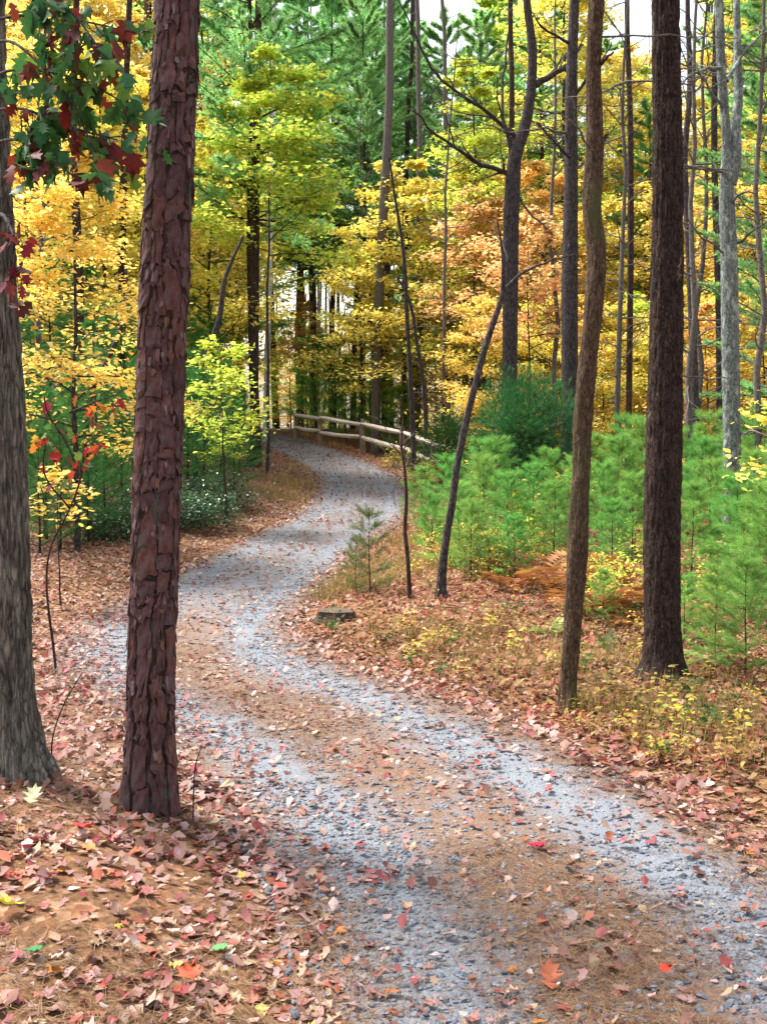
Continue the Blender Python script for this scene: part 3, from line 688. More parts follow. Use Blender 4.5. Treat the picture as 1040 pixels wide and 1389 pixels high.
# the pine with plates of bark
pts = [(201, 1112, 72), (203, 1050, 69), (206, 900, 64), (212, 700, 66), (219, 500, 66), (227, 300, 66), (235, 150, 62), (240, 0, 61)]
pine, pB, pP, pR = tall_tree('pine_tree', 'straight pine with large red brown bark plates beside the furrowed oak', 'tree', pts, 5.35, M['bark_core'], 72, 360,
    lambda th, P, R: .004 * fbm(np.cos(th) * 5, np.sin(th) * 5, P[:, 2:3] * 6, 4), M['needle_tall'], 9, 7, (.15, .4), .24, crown=False, flare_h=.14)
ptrunk = [c for c in pine.children if c.name.startswith('trunk')][0]
A = Acc(); A2 = Acc(); r = RS(77)
hz = pP[:, 2]
def pin(th, z, off):
    c = np.stack([np.interp(z, hz, pP[:, k]) for k in range(3)], -1); R = np.interp(z, hz, pR)
    c[..., 2] = z
    return c + np.stack([np.cos(th) * (R + off), np.sin(th) * (R + off), 0 * th], -1)
NC = 9; nu, nv = 3, 5; ncount = 0
def bound(k, z):
    k = k % NC
    return 2 * pi * k / NC + .26 * fbm(z * 2.1, k * 7.3 + 0 * z, 0, 5) + .13 * noise3(z * 9, k * 3.1 + 0 * z, 1, 6)
def flake(TH, ZZ, off, deep):
    top = pin(TH, ZZ, off).reshape(-1, 3); idx = np.arange(TH.size).reshape(TH.shape)
    ring = np.concatenate([idx[0], idx[1:, -1], idx[-1, -2::-1], idx[-2:0:-1, 0]])
    sk = pin(TH, ZZ, off - deep).reshape(-1, 3)[ring]
    q = np.stack([idx[:-1, :-1], idx[:-1, 1:], idx[1:, 1:], idx[1:, :-1]], -1).reshape(-1, 4)
    m = len(ring); s_ = len(top) + np.arange(m); q2 = np.stack([ring, s_, np.roll(s_, -1), np.roll(ring, -1)], -1)
    return np.vstack([top, sk]), np.vstack([q, q2])
for k in range(NC):
    z = -.05 + r.rand() * .1
    while z < 5.2:
        low = np.clip(1.7 - z, 0, 1.7) / 1.7
        h = (.045 + .15 * r.rand() ** 1.4) * (1 + .5 * low); z1 = z + h
        gap = .003 + .008 * low
        zz = np.linspace(z + gap * .15, z1 + gap * .05, nv + 1); tt = np.linspace(0, 1, nu + 1)
        a0 = bound(k, zz); a1 = bound(k + 1, zz) + (2 * pi if k == NC - 1 else 0)
        Rm = np.interp(z, hz, pR); ga = gap / Rm
        x_ = r.rand()
        parts = [(0, 1)] if x_ > .42 else ([(0, .45), (.45, 1)] if x_ > .2 else [(0, .62), (.62, 1)])
        for (f0, f1) in parts:
            b0 = a0 + (a1 - a0) * f0 + ga * (.9 if f0 == 0 else .2); b1 = a0 + (a1 - a0) * f1 - ga * (.9 if f1 == 1 else .2)
            TH = b0[:, None] + (b1 - b0)[:, None] * tt[None]; ZZ = np.repeat(zz[:, None], nu + 1, 1) + np.linspace(-.5, .5, nu + 1)[None] * r.randn() * .03
            J = np.ones((nv + 1, nu + 1)); J[1:-1, 1:-1] = .4
            TH = TH + r.randn(nv + 1, nu + 1) * .045 * J; ZZ = ZZ + r.randn(nv + 1, nu + 1) * .011 * J
            v = np.linspace(0, 1, nv + 1)[:, None]
            off = (.004 + .007 * low) + (1 - v) * r.uniform(.000, .010) + r.randn(nv + 1, nu + 1) * .0016 + r.randn() * .002
            e = np.ones_like(off); e[0] = e[-1] = 0; e[:, 0] = e[:, -1] = 0
            off = off - (1 - e) * r.uniform(.001, .005)
            V, Fq = flake(TH, ZZ, off, .014); c = V.mean(0)
            if np.sin((b0 + b1).mean() / 2) < .12 and z < 4.2 and ncount < 300:
                obj('bark_plate', mesh('bark_plate', V - c, [(Fq, 0)], M['plate']), ptrunk, c); ncount += 1
            else: A.add(V, Fq)
            # thin scales curling off the plate
            for q in range(r.randint(0, 3)):
                cth = r.uniform(b0.mean(), b1.mean()); cz = r.uniform(z, z1); w_ = r.uniform(.035, .10); hh = r.uniform(.012, .04)
                T2 = cth + np.linspace(-.5, .5, 3)[None] * w_ / Rm * .125 * np.ones((4, 1)) * np.array([[.55], [.95], [1.], [.7]]) * 1.6 + r.randn(4, 3) * .018; Z2 = cz + np.linspace(-.5, .5, 4)[:, None] * hh * 1.5 + r.randn(4, 3) * .004
                o2 = off.mean() + .003 + np.array([[.0065], [.004], [.002], [-.001]]) * r.uniform(.4, 1.2)
                V, Fq = flake(T2, Z2, o2 + 0 * T2, .0035); A2.add(V, Fq)
        z = z1
o = obj('bark', A.mesh('bark', M['plate']), ptrunk); tag(o, kind='stuff')
o = obj('bark_scales', A2.mesh('bark_scales', M['scale']), ptrunk); tag(o, kind='stuff')
obj('crown', pine_crown, pine, (pP[-1, 0], pP[-1, 1], pP[-1, 2] - 4.0))
# small moss cushions and a spur stub on the pine are left to the bark itself

# the crooked mossy tree and the dark tree across the road
def Yof(px, py): return on_ground(px, py)[1]
Yc = Yof(770, 962)
tall_tree('crooked_tree', 'slim crooked tree with mossy brown bark and knobbly bends', 'tree',
    [(769, 966, 30), (770, 940, 25), (776, 850, 27), (783, 750, 28), (787, 650, 27), (792, 550, 27), (801, 450, 27), (805, 400, 29), (808, 340, 28), (803, 290, 28), (806, 210, 25), (805, 100, 22), (808, 0, 22)], Yc, M['bark_moss'], 52, 320,
    ridged(6, .006, 7, 31, 1.2, .25), M['leaf_yellow'], 12, 4.5, (.3, .3), .2,
    limbs=[([(812, 88, 0), (822, 78, -.1), (832, 70, -.15)], 8, 0), ([(800, 205, 0), (786, 178, -.1), (768, 160, -.2), (740, 150, -.3)], 3.5, 2),
           ([(812, 195, 0), (818, 188, 0), (824, 180, 0)], 6, 0), ([(812, 50, 0), (880, 48, .3), (1000, 52, .8)], 3.5, 3)], flare_h=.1)
Yd = Yof(900, 922)
tall_tree('dark_tree', 'tall straight trunk of dark rough bark with root flare over golden seedlings', 'tree',
    [(902, 928, 62), (899, 880, 54), (897, 800, 53), (900, 600, 52), (904, 400, 46), (905, 200, 42), (902, 0, 38)], Yd, M['bark_dark'], 96, 340,
    ridged(11, .012, 6, 51, 1.5), M['leaf_gold'], 14, 6, (.2, .4), .38,
    limbs=[([(918, 380, -.1), (922, 360, -.25), (924, 345, -.3)], 4, 0), ([(920, 225, 0), (960, 227, .2), (1010, 232, .4)], 3.5, 3), ([(922, 510, -.1), (960, 512, 0), (1000, 512, .1)], 3, 1), ([(890, 110, 0), (850, 112, .2), (808, 128, .4), (750, 132, .7)], 4, 3)], flare_h=.14)
Yg = 14.2
tall_tree('grey_tree', 'lichen grey trunk forking high up with dead side branches', 'tree',
    [(992, 780, 26), (991, 700, 25), (992, 600, 25), (990, 480, 25), (988, 350, 24), (985, 260, 21), (985, 200, 14), (978, 100, 13), (974, 0, 12)], Yg, M['bark_grey'], 56, 320,
    ridged(6, .008, 5, 71, 1.2), M['leaf_yellow'], 16, 5, (-.4, .5), .15,
    limbs=[([(990, 250, 0), (998, 200, 0), (1000, 100, .2), (998, 0, .3), (1000, -120, .4)], 17, 0),
           ([(1000, 330, 0), (1040, 300, -.4), (1070, 280, -.6)], 4, 3), ([(1000, 590, 0), (1020, 585, -.4), (1060, 600, -.8)], 4, 3), ([(985, 235, 0), (930, 228, -.3), (880, 222, -.5)], 4, 4),
           ([(985, 110, 0), (1010, 70, .2), (1050, 30, .4)], 6, 4), ([(980, 150, 0), (955, 110, -.2), (930, 60, -.3)], 5, 5), ([(985, 280, 0), (1010, 262, -.3), (1040, 258, -.5)], 4, 3),
           ([(990, 660, 0), (972, 640, -.3), (962, 620, -.5)], 3, 2), ([(992, 640, 0), (1003, 610, -.3), (1001, 570, -.5)], 3, 1), ([(985, 345, 0), (950, 320, -.2), (925, 290, -.4)], 4, 4), ([(985, 90, 0), (940, 100, -.2), (900, 140, -.5)], 5, 5)])
Yl = Yof(598, 812)
tall_tree('leaning_tree', 'thin leaning tree with a pale forked top beside pine saplings', 'tree',
    [(597, 816, 16), (599, 780, 13), (605, 730, 11), (612, 690, 11), (620, 630, 10), (632, 570, 10), (645, 520, 10), (655, 480, 10), (668, 440, 9), (680, 402, 7.5), (682, 370, 5), (680, 335, 3.5), (674, 300, 2.5)], Yl, M['bark_mid'], 28, 220,
    ridged(4, .002, 8, 91, 1, .08), M['leaf_red'], 18, 0, (0, 0), .25, crown=False,
    limbs=[([(683, 393, 0), (705, 372, .1), (740, 356, .2), (778, 346, .3)], 5, 4), ([(688, 350, 0), (675, 320, .1), (668, 300, .2)], 3, 2), ([(650, 500, 0), (655, 470, 0), (652, 455, 0)], 4, 1)], flare_h=.12)
# mid-distance trunks
tall_tree('forked_tree', 'dark leafless tree with angled forks rising behind the dark bush', 'tree',
    [(690, 640, 24), (691, 500, 22), (692, 400, 22), (695, 250, 22), (698, 215, 20), (712, 170, 16), (722, 80, 13), (714, 0, 11)], 24, M['bark_mid'], 20, 160,
    ridged(4, .01, 3, 101, 1), M['leaf_lime'], 20, 5, (-.3, 0), .2,
    limbs=[([(716, 118, 0), (740, 108, 0), (762, 94, 0), (790, 60, .5)], 10, 5), ([(697, 215, 0), (684, 165, 0), (682, 120, .3), (690, 40, .5)], 6, 4), ([(696, 240, 0), (670, 230, 0), (600, 190, -.5), (560, 150, -1)], 7, 7), ([(694, 260, 0), (720, 290, .2), (752, 320, .3)], 4, 4), ([(705, 190, 0), (660, 150, 0), (600, 110, -.5), (540, 0, -1)], 6, 8)])
tall_tree('trunk_tree', 'straight grey trunk with stubby limbs behind the crooked tree', 'tree',
    [(772, 660, 27), (772, 500, 24), (772, 400, 24), (774, 250, 20), (775, 100, 16), (779, 0, 14)], 21, M['bark_mid'], 24, 160,
    ridged(4, .01, 3, 111, 1), M['leaf_gold'], 22, 5, (.3, 0), .15,
    limbs=[([(776, 215, 0), (760, 200, -.3), (728, 165, -.6)], 5, 5), ([(776, 130, 0), (800, 100, -.3), (830, 60, -.6)], 5, 5), ([(776, 240, 0), (800, 210, -.3), (850, 180, -.6)], 4, 4), ([(776, 60, 0), (740, 40, -.3), (715, 10, -.6)], 5, 4), ([(774, 180, 0), (730, 175, -.3), (690, 180, -.6)], 4, 4)])
for (lab, pts, Y, bk, sd) in (
    ('slender straight trunk between the crooked tree and the dark tree', [(851, 690, 9), (853, 500, 9), (855, 300, 9), (854, 150, 8), (850, 0, 7)], 24, 'bark_brown', 131),
    ('thin blackish trunk close behind the dark rough tree', [(941, 670, 13), (942, 560, 12), (938, 430, 11), (932, 300, 10), (928, 220, 9), (935, 120, 8), (932, 0, 7)], 19, 'bark_mid', 132),
    ('shaded slim trunk behind the forking grey trunk', [(976, 680, 12), (976, 560, 11), (974, 400, 10), (968, 200, 9), (972, 0, 8)], 21, 'bark_mid', 133),
    ('pale brown bare trunk rising behind the fence into green pine boughs', [(508, 600, 14), (512, 470, 13), (516, 360, 13), (522, 250, 13), (528, 130, 12), (529, 0, 11)], 38, 'bark_twig', 134),
    ('reddish thin trunk beside the forked dark tree', [(690, 620, 9), (691, 300, 8), (694, 130, 8), (692, 0, 7)], 36, 'bark_brown', 135),
    ('double dark stem standing over the yellow maple by the fence', [(562, 612, 8), (557, 520, 7), (552, 430, 6), (547, 340, 5), (536, 270, 4), (528, 215, 3)], 29, 'bark_mid', 136),
    ('short dark stem beside the brush pile at the fence', [(578, 612, 7), (574, 520, 6), (566, 470, 5), (552, 400, 4), (538, 375, 3)], 30, 'bark_mid', 137),
    ('broken grey snag standing among pine saplings', [(851, 690, 9), (851, 655, 9), (850, 622, 8)], 17, 'bark_mid', 138),
    ('pale whitish slim trunk at the bend where the road disappears', [(360, 600, 8), (362, 500, 8), (365, 400, 8), (367, 300, 7), (370, 100, 6), (372, 0, 5)], 40, 'bark_pale', 139),
    ('dark brown pole trunk on the bank above the bend', [(343, 646, 21), (344, 600, 16), (345, 450, 14), (347, 250, 12), (349, 100, 11), (351, 0, 9)], 26.5, 'bark_brown', 140),
    ('leaning dark sapling trunk behind the light green sapling', [(262, 620, 11), (275, 500, 10), (297, 435, 9), (305, 380, 6), (330, 320, 4)], 21, 'bark_mid', 141),
    ('dark trunk behind the yellow maple beyond the oak', [(104, 690, 18), (106, 520, 16), (108, 400, 14), (100, 200, 11), (104, 0, 9)], 22, 'bark_brown', 142),
    ('slanting bare stem between the oak and the plated pine', [(118, 640, 8), (128, 525, 8), (150, 480, 7), (166, 440, 6), (172, 400, 4), (168, 330, 3)], 17, 'bark_mid', 143),
    ('dark trunk half hidden behind the plated pine', [(164, 660, 14), (165, 480, 12), (166, 350, 11), (172, 100, 9), (176, 0, 8)], 26, 'bark_brown', 144),
):
    tall_tree('slim_tree', lab, 'tree', pts, Y, M[bk], 14, 90, ridged(3, .004 * Y / 15, 4, sd, 1, .1), M['leaf_yellow'], sd, 0 if pts[-1][1] > 5 else 4, (.2, .2), .15, crown=False)
# the bare sapling at the road edge
Ys = Yof(556, 812)
tall_tree('bare_sapling', 'bare leafless sapling with a bent stem at the road edge', 'sapling', [(556, 815, 7), (553, 760, 6), (549, 715, 6), (551, 680, 5), (549, 640, 4), (544, 600, 3.5), (546, 570, 2.5), (541, 540, 2)], Ys, M['bark_brown'], 8, 60, None, M['leaf_red'], 151, 0, crown=False, flare=.1,
    limbs=[([(549, 645, 0), (540, 650, 0), (535, 660, 0), (537, 690, 0)], 2, 1), ([(545, 605, 0), (560, 590, 0), (574, 592, .1)], 2, 2), ([(549, 640, 0), (556, 620, .1), (560, 600, .1)], 2, 1)])

# young pines
SAP = [pine_proto(300 + k, 1.5, .66, .12, 8, 5, 6, 3, 16, .10, .0042, .016, M['needle'], M['bark_brown']) for k in range(4)]
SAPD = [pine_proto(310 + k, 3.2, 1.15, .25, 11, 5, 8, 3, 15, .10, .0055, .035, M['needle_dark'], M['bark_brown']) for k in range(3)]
def dome_bush(seed, rad, h, n, k, L, w, mat):
    r = RS(seed); T = Acc(); A = Acc(); O = []; D = []
    for q in range(9):                                       # several leaders, each its own billow of foliage
        a = q * 2.4; cr = rad * (.62 * math.sqrt(q / 9)); c = np.array([cos(a) * cr, sin(a) * cr, h * (.62 - .32 * (cr / rad) ** 1.5) + r.randn() * .08])
        Q, qr = limb((cos(a) * .05, sin(a) * .05, -.05), c - np.array([0, 0, -.02]), np.linalg.norm(c), .025, r, 7, .1, .08); V, Fc = tube(Q, qr, 5); T.add(V, Fc)
        d = r.randn(n, 3); d /= np.linalg.norm(d, axis=1)[:, None]; rr = (.35 + .65 * r.rand(n) ** .6) * (1 + .2 * noise3(d[:, 0] * 4 + q, d[:, 1] * 4, d[:, 2] * 4, seed))
        p = c + d * rr[:, None] * np.array([rad * .45, rad * .45, h * .38]); u = d + np.array([0, 0, .55]) + r.randn(n, 3) * .25
        kk = p[:, 2] > .02; O.append(p[kk]); D.append(u[kk])
    O = np.concatenate(O); D = np.concatenate(D); D /= np.linalg.norm(D, axis=1)[:, None]
    V, Fc = needles(O, D, k, L, w, .6, r); A.add(V, Fc)
    return T.mesh('trunk', M['bark_brown'], True), A.mesh('crown', mat)
BUSH = dome_bush(320, .98, 2.5, 420, 13, .10, .006, leaf_mat('needle_deep', [(.03, .12, .028), (.04, .15, .035), (.025, .10, .025), (.06, .18, .04)], trans=.35))
TALL = [pine_proto(330 + k, 20., 3.3, 3.6, 22, 6, 12, 6, 12, .19, .031, .15, M['needle_tall'], M['bark_brown'], up=.12, skirt=.45, gap=.08, spread=1.1) for k in range(2)]
r = RS(500)
SG = 'young pines in the undergrowth across the road'
for (px, Y, s) in ((585, 14.2, .62), (622, 13.4, .72), (655, 14.8, .85), (640, 12.6, .6), (690, 13.6, .75), (725, 14.6, .8), (700, 12.3, .5), (752, 13.4, .68), (610, 16.0, .85), (672, 16.8, .95), (740, 16.4, .85), (572, 17.2, .7),
                   (815, 14.8, .8), (840, 16.5, 1.0), (830, 12.8, .6), (858, 13.8, .75), (800, 18.2, 1.0), (870, 18.5, 1.15), (780, 15.8, .8), (650, 18.6, .9), (850, 19.5, 1.2)):
    wh = 'beside the leaning tree' if px < 660 else ('between the leaning tree and the crooked tree' if px < 790 else 'between the crooked tree and the dark rough tree')
    put('pine_sapling', SAP[r.randint(4)], px, Y, ('waist high ' if s < .8 else 'taller ') + 'feathery bright green young pine ' + wh, 'pine sapling', ('low' if s < .8 else 'tall') + ' young pines ' + wh, s, r.rand() * 6.3)
for (px, Y, s) in ((940, 12.6, .75), (965, 13.6, .9), (948, 15.8, 1.0), (1000, 12.2, .85), (1030, 13.2, 1.0), (1012, 10.6, .75), (1046, 9.6, .9), (1065, 10.6, 1.0), (915, 16.8, 1.05), (1040, 16, 1.3), (1000, 17.5, 1.2), (960, 18.5, 1.2)):
    put('pine_sapling', SAP[r.randint(4)], px, Y, ('waist high ' if s < .95 else 'taller ') + 'feathery bright green young pine below the forking lichen grey trunk', 'pine sapling', ('low' if s < .95 else 'tall') + ' young pines below the forking grey trunk', s, r.rand() * 6.3)
for (px, Y, s) in ((975, 8.4, .5), (1015, 7.9, .6), (930, 9.2, .4), (820, 10.2, .35)):
    put('pine_seedling', SAP[r.randint(4)], px, Y, 'knee high pine seedling among golden leaves by the dark rough trunk', 'pine seedling', 'pine seedlings by the dark trunk', s, r.rand() * 6.3)
SAPX = pine_proto(340, 1.0, .34, .05, 6, 4, 5, 3, 14, .085, .003, .011, leaf_mat('needle_worn', [(.10, .16, .04), (.16, .18, .05), (.22, .19, .06), (.08, .13, .05)], trans=.3), M['bark_brown'])
put('pine_seedling', SAPX, 502, 11.9, 'thin yellowing pine seedling beside the cut stump', 'pine seedling', None, .95, 1.0)
put('pine_seedling', SAPX, 482, 12.2, 'shorter yellowing pine seedling behind the cut stump', 'pine seedling', None, .62, 2.0)
put('dark_bush', BUSH, 710, 19.0, 'dense dark green evergreen bush behind pine saplings', 'bush', None, 1.2, .3, sz=1.12)
put('dark_bush', BUSH, 610, 26, 'small dark evergreen bush at the lower end of the fence', 'bush', None, .75, 1.3)
LG = 'shaded pines on the bank beyond the oak'
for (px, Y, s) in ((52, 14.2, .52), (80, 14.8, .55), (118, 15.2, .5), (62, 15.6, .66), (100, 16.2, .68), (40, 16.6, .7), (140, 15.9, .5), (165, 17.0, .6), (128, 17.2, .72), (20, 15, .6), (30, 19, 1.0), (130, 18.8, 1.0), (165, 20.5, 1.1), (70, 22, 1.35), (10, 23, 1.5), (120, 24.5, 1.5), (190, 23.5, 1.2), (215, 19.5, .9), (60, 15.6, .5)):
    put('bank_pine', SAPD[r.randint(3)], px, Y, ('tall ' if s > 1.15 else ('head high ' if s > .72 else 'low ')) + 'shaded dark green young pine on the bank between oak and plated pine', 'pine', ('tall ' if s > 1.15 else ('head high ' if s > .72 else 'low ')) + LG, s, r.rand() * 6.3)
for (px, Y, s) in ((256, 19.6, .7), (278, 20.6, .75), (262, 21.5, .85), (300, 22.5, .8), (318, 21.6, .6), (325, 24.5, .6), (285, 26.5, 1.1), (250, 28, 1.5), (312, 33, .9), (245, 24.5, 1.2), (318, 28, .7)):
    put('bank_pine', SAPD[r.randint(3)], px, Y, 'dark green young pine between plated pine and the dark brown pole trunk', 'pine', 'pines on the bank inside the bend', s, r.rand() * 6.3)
for (px, Y, s, lab) in ((470, 41.5, 2.1, 'bright young pine standing right behind the fence'), (448, 45, 2.6, 'taller bright young pine further behind the fence'), (515, 39.5, 1.9, 'low bright young pine behind the middle of the fence'), (545, 38, 1.7, 'small bright young pine behind the lower fence rails'), (430, 52, 3.0, 'bushy young pine deep in the woods beyond the fence end post')):
    put('fence_pine', SAP[r.randint(4)], px, Y, lab, 'pine', None, s, r.rand() * 6.3)
# tall pines
def pw(px): return 'behind the dark brown pole trunk' if px < 380 else ('over the fence end post' if px < 470 else ('over the middle of the fence' if px < 560 else ('over the lower end of the fence' if px < 660 else 'behind the straight grey trunk')))
BARE = pine_proto(336, 18., 2.9, 6.2, 16, 6, 13, 6, 13, .17, .026, .13, M['needle_tall'], M['bark_brown'], up=.12, skirt=.35, gap=.06, spread=1.1)
put('tall_pine', BARE, 349, 26.6, 'tall pine with soft green plumes above the bend', 'pine', None, .95, .4)
for (px, Y, s) in ((285, 44, 1.05), (452, 47, 1.1), (478, 54, 1.25), (600, 46, .85), (655, 52, 1.05), (548, 58, 1.05), (405, 56, 1.3), (425, 64, 1.5), (490, 44, .95), (530, 66, 1.4), (375, 60, 1.5), (640, 43, .8),  (735, 45, 1.05), (820, 58, 1.0), (230, 46, 1.1), (505, 50, 1.1), (560, 52, .9), (700, 60, 1.2)):
    put('tall_pine', BARE if 370 < px < 530 else TALL[r.randint(2)], px, Y, 'tall soft green pine deep in the woods ' + pw(px), 'pine', 'tall pines ' + pw(px), s, r.rand() * 6.3)
for (px, Y, s) in ((1056, 20, .55), (1035, 36, .9), (960, 50, 1.0), (870, 40, .62)):
    put('tall_pine', TALL[r.randint(2)], px, Y, 'green pine among the golden trees behind the forking grey trunk', 'pine', 'pines behind the grey trunk', s, r.rand() * 6.3)

# broadleaved trees: prototypes per colour
def mp(seed, H, rad, cb, nl, nleaf, ls, sh, tr_, leaf, prof='dome', flat=.06): return maple_proto(seed, H, rad, cb, nl, nleaf, ls, sh, tr_, M[leaf], M['bark_mid'], flat, .3, prof)
near_yellow = mp(401, 5.6, 1.75, 1.5, 26, 9000, .085, LEAF4, .045, 'leaf_yellow')
put('yellow_maple', near_yellow, 103, 14.6, 'yellow maple with layered sprays standing behind the oak', 'maple', None, 1, .5)
lime_sap = mp(402, 3.0, .95, 1.35, 12, 1700, .085, LOBE, .022, 'leaf_lime')
put('green_sapling', lime_sap, 308, 17.5, 'light green leafy sapling on the bank past the plated pine', 'sapling', None, 1, 1)
put('green_sapling', lime_sap, 303, 20, 'small yellow green sapling low on the bank past the plated pine', 'sapling', None, .5, 3)
lime = mp(403, 11.0, 2.5, 4.6, 30, 11000, .15, KITE, .07, 'leaf_lime')
lime2 = mp(404, 9.6, 2.5, 4.9, 26, 9500, .125, LEAF4, .045, 'leaf_lime')
put('lime_maple', lime2, 362, 25.4, 'bright lime maple over the bend of the road', 'maple', None, 1.0, .2)
put('lime_maple', lime, 430, 47, 'lime yellow maple beyond the fence end post', 'maple', None, 1.4, .2)
put('lime_maple', lime, 322, 52, 'slender lime maple far behind the dark brown pole trunk', 'maple', None, 1.3, 1.2)
put('lime_maple', lime, 215, 34, 'lime tinted maple behind the plated pine', 'maple', None, .8, 2.2)
big = {k: mp(470 + q, 19., 4.3, 3.0, 52, 18000, .185, KITE, .15, 'leaf_' + k) for q, k in enumerate(('yellow', 'gold', 'orange', 'lime'))}
low = {k: mp(480 + q, 6.5, 2.6, .3, 30, 8500, .13, KITE, .05, 'leaf_' + k) for q, k in enumerate(('yellow', 'gold', 'orange', 'lime'))}
yel = [mp(410 + k, 10.5, 3.1, 2.6, 34, 10000, .16, KITE, .08, 'leaf_yellow') for k in range(2)]
gold = [mp(420 + k, 11.5, 3.2, 1.8, 34, 10000, .17, KITE, .09, 'leaf_gold') for k in range(2)]
ora = [mp(430 + k, 11.0, 3.1, 2.2, 34, 10000, .16, KITE, .09, 'leaf_orange') for k in range(2)]
put('yellow_maple', yel[0], 545, 38.5, 'bright yellow maple spreading above the middle of the fence', 'maple', None, 1.0, .8)
put('yellow_maple', yel[1], 492, 39.5, 'lemon yellow maple with low sprays right behind the fence', 'maple', None, .78, 4.1)
put('yellow_maple', yel[1], 625, 38, 'tall golden yellow maple behind the lower end of the fence', 'maple', None, 1.0, 2.1)
redm = mp(440, 6.0, 1.45, 3.0, 22, 5200, .10, LEAF4, .035, 'leaf_red')
put('red_maple', redm, 712, 26, 'small orange red maple right behind the forked dark tree', 'maple', None, 1.08, .3)
put('red_maple', redm, 640, 35, 'coral orange maple crown above the yellow maples', 'maple', None, 1.45, 1.3)
put('red_maple', redm, 412, 47, 'small rusty maple at the bend of the road', 'maple', None, .95, 2.3)
put('yellow_maple', yel[0], 292, 28, 'orange tinged yellow maple on the bank past the plated pine', 'maple', None, .85, 4.0)
put('pale_maple', big['lime'], 655, 37, 'tall airy pale green tree over the lower end of the fence', 'maple', None, .72, 1.0)
for (px, Y, s, k) in ((742, 36, .9, 'o'), (800, 38, .85, 'y'), (835, 43, 1.0, 'o'), (880, 35, .8, 'g'), (925, 38, .9, 'y'), (968, 33, .85, 'o'), (1010, 36, .95, 'y'), (1050, 30, .9, 'g'), (680, 44, 1.0, 'y'), (760, 50, 1.1, 'o'), (700, 40, 1.0, 'o'), (665, 36, .8, 'o'), (860, 52, 1.1, 'y'), (980, 46, 1.1, 'g'), (1040, 50, 1.2, 'y'), (900, 58, 1.1, 'o')):
    pr = {'y': yel, 'g': gold, 'o': ora}[k][r.randint(2)]; c = {'y': 'yellow', 'g': 'old gold', 'o': 'orange'}[k]
    put('autumn_maple', pr, px, Y, c + ' leaved maple in the woods behind the two big trunks across the road', 'maple', c + ' maples across the road', s, r.rand() * 6.3)
for (px, Y, s, k) in ((40, 25, .9, 'y'), (150, 27, .95, 'y'), (85, 31, 1.1, 'g'), (10, 34, 1.1, 'y'), (190, 33, 1.0, 'o'), (270, 50, 1.2, 'g'), (275, 42, 1.1, 'y'), (120, 42, 1.2, 'o'), (215, 44, 1.1, 'y'), (40, 48, 1.3, 'g')):
    pr = {'y': yel, 'g': gold, 'o': ora}[k][r.randint(2)]; c = {'y': 'yellow', 'g': 'old gold', 'o': 'orange'}[k]
    put('autumn_maple', pr, px, Y, c + ' leaved maple in the woods behind oak and plated pine', 'maple', c + ' maples behind the oak', s, r.rand() * 6.3)
for (px, Y, s, k) in ((700, 50, 1.1, 'lime'), (770, 42, 1.0, 'yellow'), (838, 46, .85, 'yellow'), (905, 44, .6, 'gold'), (970, 41, .8, 'yellow'), (1020, 44, 1.05, 'gold'), (1060, 38, 1.0, 'lime'), (870, 60, 1.1, 'orange'), (862, 52, .9, 'lime'), (1000, 58, 1.2, 'gold'), (780, 62, 1.3, 'lime')):
    put('autumn_tree', big[k], px, Y, 'towering ' + k + ' leaved tree in the woods across the road', 'tree', 'towering ' + k + ' trees across the road', s, r.rand() * 6.3)
for (px, Y, s, k) in ((20, 40, 1.0, 'yellow'), (90, 36, .9, 'orange'), (160, 40, 1.0, 'gold'), (225, 38, .9, 'yellow'), (285, 50, 1.1, 'lime'), (60, 55, 1.3, 'lime'), (190, 55, 1.3, 'yellow'), (330, 62, 1.3, 'lime')):
    put('autumn_tree', big[k], px, Y, 'towering ' + k + ' leaved tree in the woods behind oak and plated pine', 'tree', 'towering ' + k + ' trees behind the oak', s, r.rand() * 6.3)
for (px, Y, s, k) in ((650, 31, .8, 'yellow'), (690, 34, .9, 'gold'), (735, 31, .8, 'yellow'), (775, 34, .9, 'orange'), (815, 30, .8, 'yellow'), (850, 33, .85, 'lime'), (890, 29, .75, 'gold'), (925, 32, .85, 'yellow'), (960, 28, .75, 'orange'), (1000, 31, .85, 'yellow'), (1035, 27, .8, 'gold'), (605, 40, .8, 'lime'), (575, 44, .9, 'yellow'), (530, 46, .7, 'lime'), (395, 54, .75, 'lime'), (425, 60, .9, 'gold'), (460, 58, .8, 'lime'), (490, 62, 1.0, 'yellow'), (375, 64, .8, 'orange')):
    put('undergrowth_maple', low[k], px, Y, 'low branching ' + k + ' maple filling the undergrowth ' + ('across the road' if px > 600 else 'beyond the fence'), 'maple', 'low ' + k + ' maples ' + ('across the road' if px > 600 else 'beyond the fence'), s, r.rand() * 6.3)
for (px, Y, s, k) in ((30, 29, .8, 'yellow'), (140, 31, .85, 'lime'), (220, 30, .8, 'gold'), (275, 36, .9, 'lime'), (300, 44, .8, 'gold')):
    put('undergrowth_maple', low[k], px, Y, 'low branching ' + k + ' maple on the slope behind oak and plated pine', 'maple', 'low ' + k + ' maples behind the oak', s, r.rand() * 6.3)
